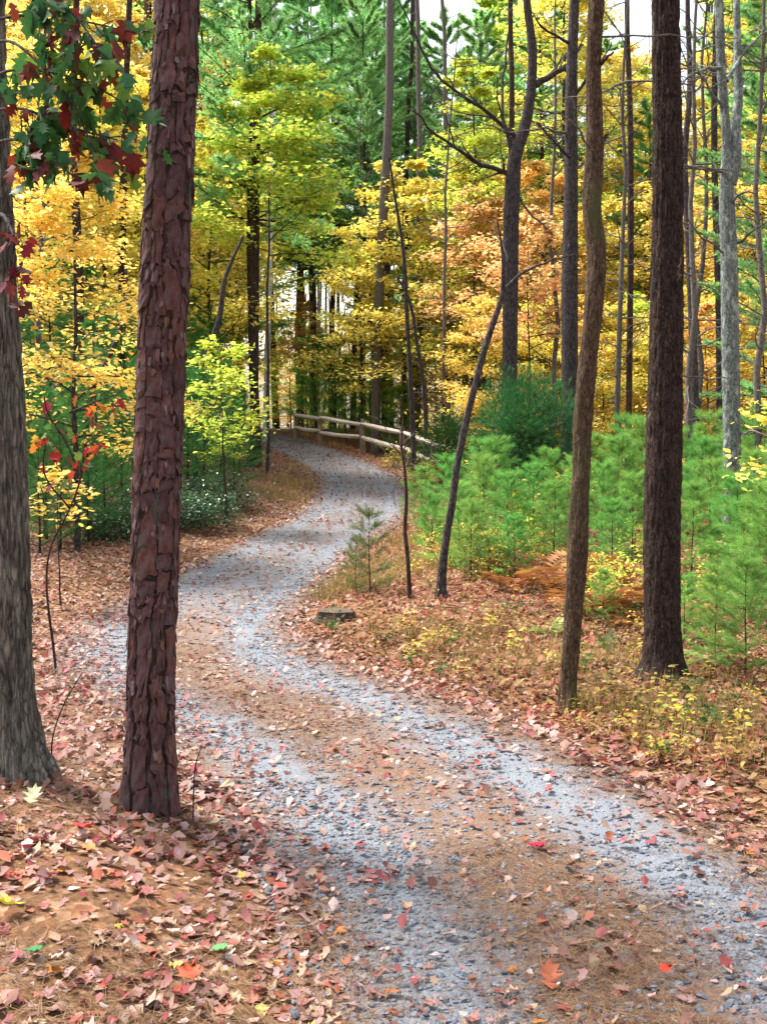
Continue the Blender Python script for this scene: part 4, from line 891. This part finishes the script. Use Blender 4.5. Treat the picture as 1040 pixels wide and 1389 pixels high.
# bare poles deeper in the woods
pole = []
for k in range(3):
    rr = RS(600 + k); T = Acc(); n = 14; zz = np.linspace(-.2, 22, n); P = np.stack([np.cumsum(rr.randn(n)) * .06, np.cumsum(rr.randn(n)) * .06, zz], 1); P[:, :2] -= P[0, :2]
    V, Fc = tube(P, .13 * (1 - .6 * np.linspace(0, 1, n)), 9); T.add(V, Fc)
    for q in range(26):
        h = rr.uniform(3, 14); a = rr.rand() * 6.3; p0 = np.array([np.interp(h, zz, P[:, 0]), np.interp(h, zz, P[:, 1]), h])
        Q, qr = limb(p0, (cos(a), sin(a), rr.uniform(-.2, .5)), rr.uniform(.5, 2), .018, rr, 6, 0, .15); V, Fc = tube(Q, qr, 4); T.add(V, Fc)
    pole.append(T)
pole_me = [[p.mesh('trunk', M[b], True) for p in pole] for b in ('bark_brown', 'bark_mid', 'bark_twig')]
for q in range(56):
    Y = 36 + 50 * r.rand(); px = r.uniform(-20, 1060)
    if q < 14: px = r.uniform(370, 560); Y = r.uniform(48, 85)
    b = foot(px, Y)
    if abs(road_uv(b[:1], b[1:2])[0][0]) < 1.5: continue
    side = 'beyond the fence' if 370 < px < 640 else ('behind the oak' if px <= 370 else 'across the road')
    t = thing('bare_tree', 'thin bare pole of a trunk deep in the woods ' + side, 'tree', b, 'bare trunks ' + side); s = r.uniform(.6, 1.25); t.scale = (s, s, 1.1); t.rotation_euler = (r.randn() * .02, r.randn() * .02, r.rand() * 6.3)
    obj('trunk', pole_me[r.randint(3)][r.randint(3)], t)
twg = []
for k in range(3):
    rr = RS(640 + k); T = Acc(); n = 14; zz = np.linspace(-.2, 11, n); P = np.stack([np.cumsum(rr.randn(n)) * .07, np.cumsum(rr.randn(n)) * .07, zz], 1); P[:, :2] -= P[0, :2]
    V, Fc = tube(P, .06 * (1 - .85 * np.linspace(0, 1, n)), 8); T.add(V, Fc)
    for q in range(46):
        h = rr.uniform(1.2, 10.5); a = rr.rand() * 6.3; p0 = np.array([np.interp(h, zz, P[:, 0]), np.interp(h, zz, P[:, 1]), h])
        Q, qr = limb(p0, (cos(a), sin(a), rr.uniform(0, .9)), rr.uniform(.6, 1.9), .014, rr, 7, .05, .16); V, Fc = tube(Q, qr, 4); T.add(V, Fc)
        for w in range(5):
            i = rr.randint(1, 6); S, sr = limb(Q[i], Q[i + 1] - Q[i] + rr.randn(3) * .18, rr.uniform(.2, .7), .006, rr, 5, .05, .2); V, Fc = tube(S, sr, 3); T.add(V, Fc)
    twg.append(T.mesh('trunk', M['bark_twig'], True))
for (px, Y, s, lab) in ((925, 17, 1.0, 'leafless twiggy tree close behind the dark rough tree'), (1012, 16, 1.0, 'leafless twiggy tree beside the forking grey trunk'), (956, 21, 1.1, 'leafless twiggy tree between dark rough tree and forking grey trunk'), (838, 22, 1.1, 'leafless twiggy tree beside the slender straight trunk'), (742, 26, 1.2, 'leafless twiggy tree beside the straight grey trunk'), (605, 32, 1.2, 'leafless twiggy tree near the lower end of the fence'), (490, 42, 1.2, 'leafless twiggy tree behind the fence'), (60, 20, 1.1, 'leafless twiggy tree behind the oak')):
    t = thing('twiggy_tree', lab, 'tree', foot(px, Y)); t.scale = (s,) * 3; t.rotation_euler = (0, 0, px * .37); obj('trunk', twg[px % 3], t)
# the far wood, one mass of trees behind the ones that can be told apart
rr = RS(700); A = Acc()
fw = [mesh_ for mesh_ in ()]
for q in range(90):
    Y = rr.uniform(70, 115); X0 = rr.uniform(-.42, .42) * Y; h = rr.uniform(6, 15)
    z0 = float(ground_z(np.array([X0]), np.array([Y]))[0]); V, Fc = tube(np.array([(X0, Y, z0 - .3), (X0 + rr.randn() * .2, Y, z0 + h * .5), (X0 + rr.randn() * .4, Y, z0 + h)]), [.16, .12, .04], 6); A.add(V, Fc, 0)
    m = 260; pos = rr.randn(m, 3) * np.array([1.5, 1.5, h * .24]) + np.array([X0, Y, z0 + h * .5]); pos = pos[pos[:, 2] > z0]; m = len(pos)
    V, Fc = place(*KITE, pos, rotm(rr.rand(m) * 6.3, rr.randn(m) * .5, rr.rand(m) * 6.3), .38 * (.7 + .6 * rr.rand(m))); A.add(V, Fc, 1 + rr.randint(4))
tag(obj('far_wood', A.mesh('far_wood', [M['bark_mid'], M['leaf_gold'], M['leaf_orange'], M['needle_tall'], M['leaf_yellow']])), 'far off autumn wood closing the view behind all other trees', 'wood', kind='stuff')

# ------------------------------------------------------------------ oak boughs and the red-leaved sapling: leaf by leaf
def leafy_bough(root, rootloc, boughs, Y, n, size, mat, name, seed, hang=.9, shapes=(OAK, OAK, MAPLE), bark='bark_mid', w0=8, regions=None, spread=.16):
    r = RS(seed); me = []
    for k in range(6):
        S, Fc = shapes[k % len(shapes)]; S = S.copy(); S[:, 2] += r.uniform(-.2, .6) * S[:, 0] ** 2 + r.uniform(-.4, .2) * S[:, 1] ** 2; me.append(mesh('leaf', S, [(Fc, 0)], mat, True))
    tot = 0
    for bi, b in enumerate(boughs):
        Q = np.array([at(px, py, Y + dy) for px, py, dy in b]) - rootloc; Q = resample(Q, 5 * len(Q)); B = Acc()
        V, Fc = tube(Q, np.linspace(w0, 1.6, len(Q)) / F * Y / 2, 6); B.add(V, Fc); tips = []
        for q in range(max(4, len(Q) // 2)):
            i = r.randint(len(Q) // 3, len(Q)); D = Q[min(i + 1, len(Q) - 1)] - Q[max(i - 1, 0)]; D = D / (np.linalg.norm(D) + 1e-9) + r.randn(3) * .8 + np.array([0, 0, -.35])
            S, sr = limb(Q[i], D, r.uniform(.08, .24), .003, r, 6, -.3, .2); V, Fc = tube(S, sr, 4); B.add(V, Fc); tips.append(S)
        bo = obj('branch', B.mesh('branch', M[bark], True), root)
        for q in range(n // len(boughs)):
            S = tips[r.randint(len(tips))]; p = S[r.randint(1, len(S))] + r.randn(3) * .025
            o = obj('leaf', me[r.randint(6)], bo, p); tot += 1
            o.scale = (size * r.uniform(.7, 1.25),) * 3; o.rotation_euler = (-pi / 2 * hang + r.randn() * .55, r.randn() * .4, r.rand() * 6.3)
leafy_bough(oak, oakB, [[(-20, 30, 0), (20, 22, -.2), (70, 20, -.4), (120, 30, -.5), (185, 45, -.6)], [(-20, 110, 0), (25, 95, -.3), (80, 100, -.4), (130, 118, -.5), (185, 150, -.6)], [(-20, 60, .0), (30, 65, -.4), (75, 110, -.5), (110, 165, -.6), (140, 230, -.7)],
                        [(-15, 195, 0), (25, 190, -.2), (65, 215, -.4), (110, 245, -.5)], [(-15, 0, 0), (50, -15, -.4), (105, 25, -.6), (150, 85, -.7), (180, 110, -.8)], [(-15, 150, 0), (40, 150, -.3), (90, 170, -.4), (160, 190, -.5)]], 5.2, 276, .105, M['oak_leaf'], 'leaf', 801, w0=5)
leafy_bough(oak, oakB, [[(-10, 290, 0), (10, 300, -.3), (20, 330, -.4), (15, 365, -.4)]], 5.2, 24, .085, leaf_mat('oak_leaf_red', [(.13, .012, .012), (.09, .01, .012), (.18, .02, .015), (.07, .01, .01)], per='object', trans=.4, clump=.1, cscale=9), 'leaf', 802)
b = foot(92, 8.6); rs = thing('red_sapling', 'red and orange leaved sapling leaning out beside the oak', 'sapling', b)
P = np.array([b - b + np.array([-.35, 0, -.05]), at(70, 740, 8.6) - b, at(95, 690, 8.5) - b, at(110, 640, 8.4) - b, at(95, 560, 8.3) - b]); P[0] = np.array([-.12, .0, -.05])
V, Fc = tube(resample(P, 24), np.linspace(.012, .003, 24), 7); A = Acc(); A.add(V, Fc); obj('trunk', A.mesh('trunk', M['bark_brown'], True), rs)
leafy_bough(rs, b, [[(100, 680, 0), (112, 640, -.05), (118, 600, -.1), (140, 590, -.15)], [(108, 645, 0), (90, 600, -.1), (65, 560, -.1), (60, 540, -.2)], [(95, 560, 0), (130, 545, 0), (160, 535, .1)], [(95, 690, 0), (60, 640, -.1), (62, 600, -.1)]], 8.3, 54, .10, M['red_leaf'], 'leaf', 803, w0=3, bark='bark_brown')
# the leafy spray of yellow at the frame edge across the road
ys = mp(450, 2.3, .75, .9, 9, 420, .10, OVATE, .018, 'leaf_yellow')
put('yellow_sapling', ys, 1062, 11.3, 'yellow leaved sapling beside the forking grey trunk', 'sapling', None, 1, .7)
ys2 = mp(451, 1.5, .55, .9, 5, 260, .085, LOBE, .012, 'leaf_yellow')
put('yellow_sapling', ys2, 78, 11.2, 'slim sapling with one flat yellow spray beside the oak', 'sapling', None, .95, .7)

# ------------------------------------------------------------------ understorey: laurel, seedlings, ferns, grass
def shrub(seed, rad, h, n, ls, mat, shape=OVATE):
    r = RS(seed); T = Acc(); A = Acc()
    for k in range(12):
        a = r.rand() * 6.3; Q, q = limb((0, 0, -.03), (cos(a) * .8, sin(a) * .8, 1), h * r.uniform(.7, 1.1), .009, r, 6, .1, .2); V, Fc = tube(Q, q, 4); T.add(V, Fc)
    d = r.randn(n, 3); d /= np.linalg.norm(d, axis=1)[:, None]; d[:, 2] = np.abs(d[:, 2]); rr = (.55 + .5 * r.rand(n)) * (1 + .25 * noise3(d[:, 0] * 3, d[:, 1] * 3, d[:, 2] * 3, seed))
    pos = d * rr[:, None] * np.array([rad, rad, h]); V, Fc = place(*shape, pos, rotm(r.rand(n) * 6.3, r.randn(n) * .6, r.rand(n) * 6.3), ls * (.7 + .6 * r.rand(n))); A.add(V, Fc)
    return T.mesh('stems', M['bark_twig']), A.mesh('foliage', mat)
def put2(name, proto, px, Y, label, cat, group=None, s=1., rz=0., sz=None):
    t = thing(name, label, cat, foot(px, Y), group); t.rotation_euler = (0, 0, rz); t.scale = (s, s, sz or s)
    obj('stems', proto[0], t); obj('foliage', proto[1], t); return t
LAU = [shrub(900 + k, .75, .7, 1500, .065, M['leaf_laurel']) for k in range(2)]
for (px, Y, s) in ((150, 15.6, .75), (172, 16.0, .8), (198, 16.4, .75), (256, 17.0, .75), (284, 17.6, .72), (236, 16.8, .8), (140, 17.6, .9), (268, 18.6, .9), (305, 19.4, .8)):
    put2('laurel_shrub', LAU[r.randint(2)], px, Y, 'glossy small leaved laurel shrub on the leafy bank behind the plated pine', 'shrub', 'laurel shrubs on the bank', s, r.rand() * 6.3)
MIXS = [shrub(910, .6, .8, 520, .06, M['leaf_lime']), shrub(911, .6, .9, 520, .06, M['leaf_green']), shrub(912, .5, .7, 420, .06, M['leaf_gold'])]
for q in range(30):
    px, Y = (r.uniform(640, 1040), r.uniform(16, 26)) if q < 20 else (r.uniform(500, 660), r.uniform(24, 31))
    b = foot(px, Y)
    if abs(road_uv(b[:1], b[1:2])[0][0]) < 1.3: continue
    k = r.randint(3); c = ('pale green', 'green', 'gold')[k]; wh = 'in the thicket behind the pine saplings' if q < 20 else 'by the lower end of the fence'
    put2('thicket_shrub', MIXS[k], px, Y, 'loose ' + c + ' leaved shrub ' + wh, 'shrub', c + ' shrubs ' + wh, r.uniform(.8, 1.4), r.rand() * 6.3)
r = RS(915)
for q in range(26):
    px, Y = (r.uniform(560, 780), r.uniform(12.2, 16)) if q < 16 else (r.uniform(800, 1040), r.uniform(10.5, 15))
    b = foot(px, Y)
    if abs(road_uv(b[:1], b[1:2])[0][0]) < 1.35: continue
    k = (0, 0, 1, 2)[r.randint(4)]; c = ('pale green', 'green', 'gold')[k]; wh = 'among the young pines beside the leaning tree' if q < 16 else 'among the young pines behind the dark rough tree'
    put2('low_shrub', MIXS[k], px, Y, 'low open ' + c + ' leaved shrub ' + wh, 'shrub', 'low ' + c + ' shrubs ' + wh, r.uniform(.45, .8), r.rand() * 6.3)
def seedling(seed, h, n, ls, mat):
    r = RS(seed); T = Acc(); A = Acc(); pos = []
    for k in range(3):
        a = r.rand() * 6.3; Q, q = limb((0, 0, -.02), (cos(a) * .35, sin(a) * .35, 1), h * r.uniform(.6, 1.1), .003, r, 6, 0, .15); V, Fc = tube(Q, q, 4); T.add(V, Fc)
        m = n // 3; j = r.randint(2, 6, m); pos.append(Q[j] + r.randn(m, 3) * np.array([.06, .06, .03]))
    pos = np.concatenate(pos); m = len(pos); V, Fc = place(*OVATE, pos, rotm(r.rand(m) * 6.3, r.randn(m) * .45, r.rand(m) * 6.3), ls * (.7 + .6 * r.rand(m)), np.stack([r.rand(m) * .5, -r.rand(m) * .4], 1)); A.add(V, Fc)
    return T.mesh('stems', M['bark_brown']), A.mesh('foliage', mat)
SEED = [seedling(920 + k, .26 + .05 * k, 27, .062, M[('leaf_gold', 'seed_brown', 'leaf_green', 'seed_brown')[k]]) for k in range(4)]
r = RS(930); cnt = 0
while cnt < 150:
    px, py = r.uniform(440, 1040), r.uniform(760, 1040)
    b = on_ground(px, py); u = road_uv(b[:1], b[1:2])[0][0]
    if u < 1.22 or b[1] > 15: continue
    k = r.randint(4); c = ('golden', 'brownish', 'green', 'brownish')[k]
    wh = 'by the dark rough trunk' if px > 820 else ('by the crooked tree' if px > 690 else 'between the stump and the leaning tree')
    t = thing('seedling', 'tiny ' + c + ' leaved seedling in the leaf litter ' + wh, 'seedling', b, c + ' seedlings ' + wh); s = r.uniform(.4, .85); t.scale = (s,) * 3; t.rotation_euler = (0, 0, r.rand() * 6.3)
    obj('stems', SEED[k][0], t); obj('foliage', SEED[k][1], t); cnt += 1
def frond_mesh(seed, L, mat):
    r = RS(seed); A = Acc(); n = 16; t = np.linspace(0, 1, n); P = np.stack([0 * t, L * t * (1 - .25 * t), L * (.75 * t - .75 * t ** 2.4)], 1); V, Fc = tube(P, np.linspace(.004, .001, n), 3); A.add(V, Fc)
    for i in range(2, n):
        w = L * .33 * math.sin(pi * (t[i] * .86 + .12)) ** .8
        for s in (-1, 1):
            a = P[i]; b = a + np.array([s * w, w * .35, -.12 * w + r.randn() * .01]); m = (a + b) / 2; h = np.array([0, .013, .004]) * L * 2
            A.add([a, m + h, b, m - h], [(0, 1, 2), (0, 2, 3)])
    return A.mesh('frond', mat)
FR = [frond_mesh(940 + k, .55 + .08 * k, M['fern_rust']) for k in range(2)]; FG = frond_mesh(945, .5, M['fern_green'])
r = RS(950)
def fern(px, py, label, group, me, s, n=8):
    b = on_ground(px, py); t = thing('fern', label, 'fern', b, group); t.scale = (s,) * 3
    for k in range(n):
        o = obj('frond', me[k % len(me)], t, (r.randn() * .03, r.randn() * .03, -.01)); o.rotation_euler = (r.uniform(-.1, .5), r.randn() * .15, k * 2 * pi / n + r.randn() * .3); o.scale = (r.uniform(.7, 1.15),) * 3
for (px, py) in ((812, 836), (840, 828), (826, 800), (790, 800), (855, 815), (735, 790), (752, 800), (845, 790), (805, 780), (870, 850)):
    fern(px, py, 'withered rust brown fern behind the crooked tree', 'withered ferns behind the crooked tree', FR, r.uniform(.8, 1.15))
for (px, py) in ((690, 800), (655, 780), (930, 850)):
    fern(px, py, 'withered rust brown fern under the young pines', 'withered ferns under the young pines', FR, r.uniform(.6, .8))
fern(752, 862, 'pale green fern at the foot of the crooked tree', None, [FG], .75, 6)
fern(965, 905, 'pale yellow green fern beside the dark rough trunk', None, [FG], .7, 6)
# dry grass
def grass(points, h, w, r):
    n = len(points); a = r.rand(n) * 6.3; t = r.randn(n) * .3; L = h * (.5 + r.rand(n)); d = np.stack([np.sin(a) * np.sin(t), np.cos(a) * np.sin(t), np.cos(t)], 1); s = np.stack([np.cos(a), -np.sin(a), 0 * a], 1) * w
    p = points; m = p + d * (L * .55)[:, None]; e = p + d * L[:, None] + np.stack([np.sin(a), np.cos(a), -.4 + 0 * a], 1) * (L * .25 * r.rand(n))[:, None]
    V = np.stack([p - s, p + s, m + s * .7, m - s * .7, e], 1).reshape(-1, 3); b = np.arange(n)[:, None] * 5
    return V, np.concatenate([b + [0, 1, 2], b + [0, 2, 3], b + [3, 2, 4]])
def tufts(specs, r):
    out = []
    for px, py, n, rad in specs:
        b = on_ground(px, py); q = r.randn(n, 2) * rad; x = b[0] + q[:, 0]; y = b[1] + q[:, 1]; u = road_uv(x, y)[0]; k = np.abs(u) > .97
        out.append(np.stack([x[k], y[k], ground_z(x[k], y[k]) - .01], 1))
    return np.concatenate(out)
r = RS(960)
P = tufts([(405, 660, 700, .5), (395, 680, 500, .4), (365, 668, 400, .5), (418, 640, 300, .35), (440, 606, 500, .6), (400, 592, 500, .5), (520, 628, 400, .6)], r); V, Fc = grass(P[::2], .2, .005, r)
tag(obj('dry_grass', mesh('dry_grass', V, [(Fc, 0)], M['dry_grass'])), 'dry yellow grass on the banks by the fence and inside the bend', 'grass', kind='stuff')
P = tufts([(565, 700, 600, .3), (550, 740, 500, .28), (530, 770, 500, .28), (500, 790, 500, .25), (480, 800, 400, .2), (575, 670, 400, .3), (440, 815, 250, .12), (600, 740, 400, .3), (640, 760, 400, .4), (720, 780, 400, .4), (560, 780, 300, .3), (620, 720, 500, .5), (690, 750, 500, .5), (660, 690, 500, .6), (750, 740, 400, .5)], r); V, Fc = grass(P[r.rand(len(P)) < .6], .22, .003, r)
tag(obj('dry_grass', mesh('dry_grass', V, [(Fc, 0)], M['dry_grass'])), 'dry yellow grass along the road edge behind the stump', 'grass', kind='stuff')
P = tufts([(980, 990, 400, .3), (900, 960, 300, .3), (790, 960, 160, .06), (1020, 1020, 300, .25), (700, 910, 400, .4), (620, 880, 400, .4), (840, 900, 400, .3), (560, 860, 300, .3), (760, 900, 300, .4), (680, 860, 400, .5), (930, 950, 400, .4), (860, 980, 200, .3)], r); V, Fc = grass(P, .15, .0018, r)
tag(obj('dry_grass', mesh('dry_grass', V, [(Fc, 0)], M['dry_grass'])), 'sparse dry blades around the crooked and dark trunks', 'grass', kind='stuff')
# leafy ground cover across the road
r = RS(970); n = 16000; x, y = sample(n, 6.4, 20, r, power=1.1); z, u, d = surf_z(x, y); k = (u > 1.3) & in_view(x, y, z) & (noise3(x * 1.1, y * 1.1, 40.) > -.25) ; x, y, z = x[k], y[k], z[k]; n = len(x)
V, Fc = place(*OVATE, np.stack([x, y, z + .04 + .14 * r.rand(n) ** 1.5], 1), rotm(r.rand(n) * 6.3, r.randn(n) * .45, r.rand(n) * 6.3), .03 + .03 * r.rand(n))
tag(obj('ground_cover', mesh('ground_cover', V, [(Fc, 0)], leaf_mat('cover', [(.24, .17, .05), (.20, .12, .045), (.10, .13, .04), (.32, .24, .06), (.20, .085, .035), (.07, .11, .035), (.24, .085, .045), (.18, .10, .055), (.14, .08, .045)], trans=.35))), 'low yellowing ground cover under the trees across the road', 'ground cover', kind='stuff')

# ------------------------------------------------------------------ twigs at the two near trunks
for (lab, pts, Y) in (('thin bare twig standing beside the plated pine', [(262, 1120, 2.5), (263, 1070, 2.2), (266, 1035, 2), (274, 1012, 1.5)], 5.3), ('wispy bare twig leaning out beside the oak', [(70, 1040, 2.5), (72, 1000, 2.2), (85, 960, 2), (112, 912, 1.4)], 5.9)):
    Pt, Rt = trunk_path(pts, Y); b = np.array([Pt[0, 0], Pt[0, 1], float(ground_z(Pt[:1, 0], Pt[:1, 1])[0])]); Pt[0, 2] = b[2] - .03
    A = Acc(); q = resample(np.column_stack([Pt, Rt]), 16); V, Fc = tube(q[:, :3] - b, q[:, 3], 5); A.add(V, Fc); o = obj('bare_twig', A.mesh('bare_twig', M['bark_brown'], True), None, b); tag(o, lab, 'twig')

# ------------------------------------------------------------------ fence, stump, brush
posts = [(402, 40.0), (434, 37.8), (492, 34.0), (546, 31.2), (588, 29.6), (626, 28.2)]
fb = [foot(px, Y) for px, Y in posts]
fence = thing('split_rail_fence', 'weathered two rail split wood fence along the bend', 'fence', fb[0])
r = RS(980); o0 = fb[0]
def hewn(P, R, seg, seed, flatz=1.):
    def f(th, Pp, Rr): return Rr[:, None] * (.22 * noise3(np.cos(th) * 1.6, np.sin(th) * 1.6, np.arange(len(Pp))[:, None] * .35, seed))
    V, Q = tube(P, R, seg, f); n = len(P)
    caps = [np.arange(seg)[::-1][None], (np.arange(seg) + (n - 1) * seg)[None]]
    return V, Q, caps
for k, b in enumerate(fb):
    t = 1.08 + .04 * r.randn(); Pq = np.array([b + (0, 0, -.2), b + (0, 0, .3), b + (r.randn() * .02, 0, .7), b + (r.randn() * .02, 0, t)]) - o0
    V, Q, caps = hewn(Pq, [.092, .088, .085, .075], 9, 990 + k); me = mesh('post', V, [(Q, 0)] + [(c, 0) for c in caps], M['wood_post']); obj('post', me, fence)
    if k < len(fb) - 1:
        c = fb[k + 1]
        for h in (.50, .93):
            d = (c - b) / np.linalg.norm(c - b); nrm = np.array([-d[1], d[0], 0]) * .02 * (1 if k % 2 else -1)
            e0 = b + (0, 0, h + r.randn() * .02) - d * .05; e1 = c + (0, 0, h + r.randn() * .02) + d * .05; m = (e0 + e1) / 2 + (0, 0, -.02 + r.randn() * .015)
            Pq = resample(np.array([e0, m, e1]), 8) + nrm - o0 - np.array([0, .09, 0]); V, Q, caps = hewn(Pq, [.04, .062, .068, .068, .068, .067, .06, .04], 7, 1010 + k * 3 + int(h * 9))
            obj('rail', mesh('rail', V, [(Q, 0)] + [(c_, 0) for c_ in caps], M['wood_rail']), fence)
b = on_ground(456, 842)
st = thing('tree_stump', 'low cut tree stump with mossy top at the road edge', 'stump', b)
h = .09; zz = np.array([-.06, 0, .035, .07, h]); P = np.stack([0 * zz, 0 * zz, zz], 1)
V, Q = tube(P, [.24, .22, .18, .17, .165], 36, lambda th, Pp, R: .018 * np.sign(noise3(np.cos(th) * 6, np.sin(th) * 6, 0 * Pp[:, 2:3], 3)) * .6 + .03 * noise3(np.cos(th) * 3, np.sin(th) * 3, Pp[:, 2:3] * 4, 4))
obj('bark', mesh('bark', V, [(Q, 0)], M['wood_stump']), st)
top = V[-36:]; cc = top.mean(0); rings = [cc + (top - cc) * f + np.array([0, 0, dz]) for f, dz in ((1., .0), (1.02, .012), (.9, .018), (.45, .012), (.12, .016))]
Vt = np.concatenate(rings); i = np.arange(36); Qt = np.concatenate([np.stack([a * 36 + i, a * 36 + (i + 1) % 36, (a + 1) * 36 + (i + 1) % 36, (a + 1) * 36 + i], 1) for a in range(4)])
obj('cut_face', mesh('cut_face', Vt, [(Qt, 0), ((4 * 36 + i)[None], 0)], M['wood_cut']), st)
b = foot(578, 28); br = thing('brush_pile', 'tangle of dead grey branches lying against the fence', 'brush', b); r = RS(1040)
for k in range(16):
    a = r.rand() * 6.3; Q, q = limb((r.randn() * .5, r.randn() * .3, .02 + .1 * r.rand()), (cos(a), sin(a) * .6, r.uniform(.1, .9)), r.uniform(.8, 1.9), .022, r, 8, .1, .18); A = Acc(); V, Fc = tube(Q, q, 5); A.add(V, Fc)
    for s in range(3):
        i = r.randint(2, 7); S, sr = limb(Q[i], Q[i] - Q[i-1] + r.randn(3) * .2, r.uniform(.2, .7), .009, r, 5, .1, .2); V, Fc = tube(S, sr, 4); A.add(V, Fc)
    obj('branch', A.mesh('branch', M['bark_twig'], True), br)
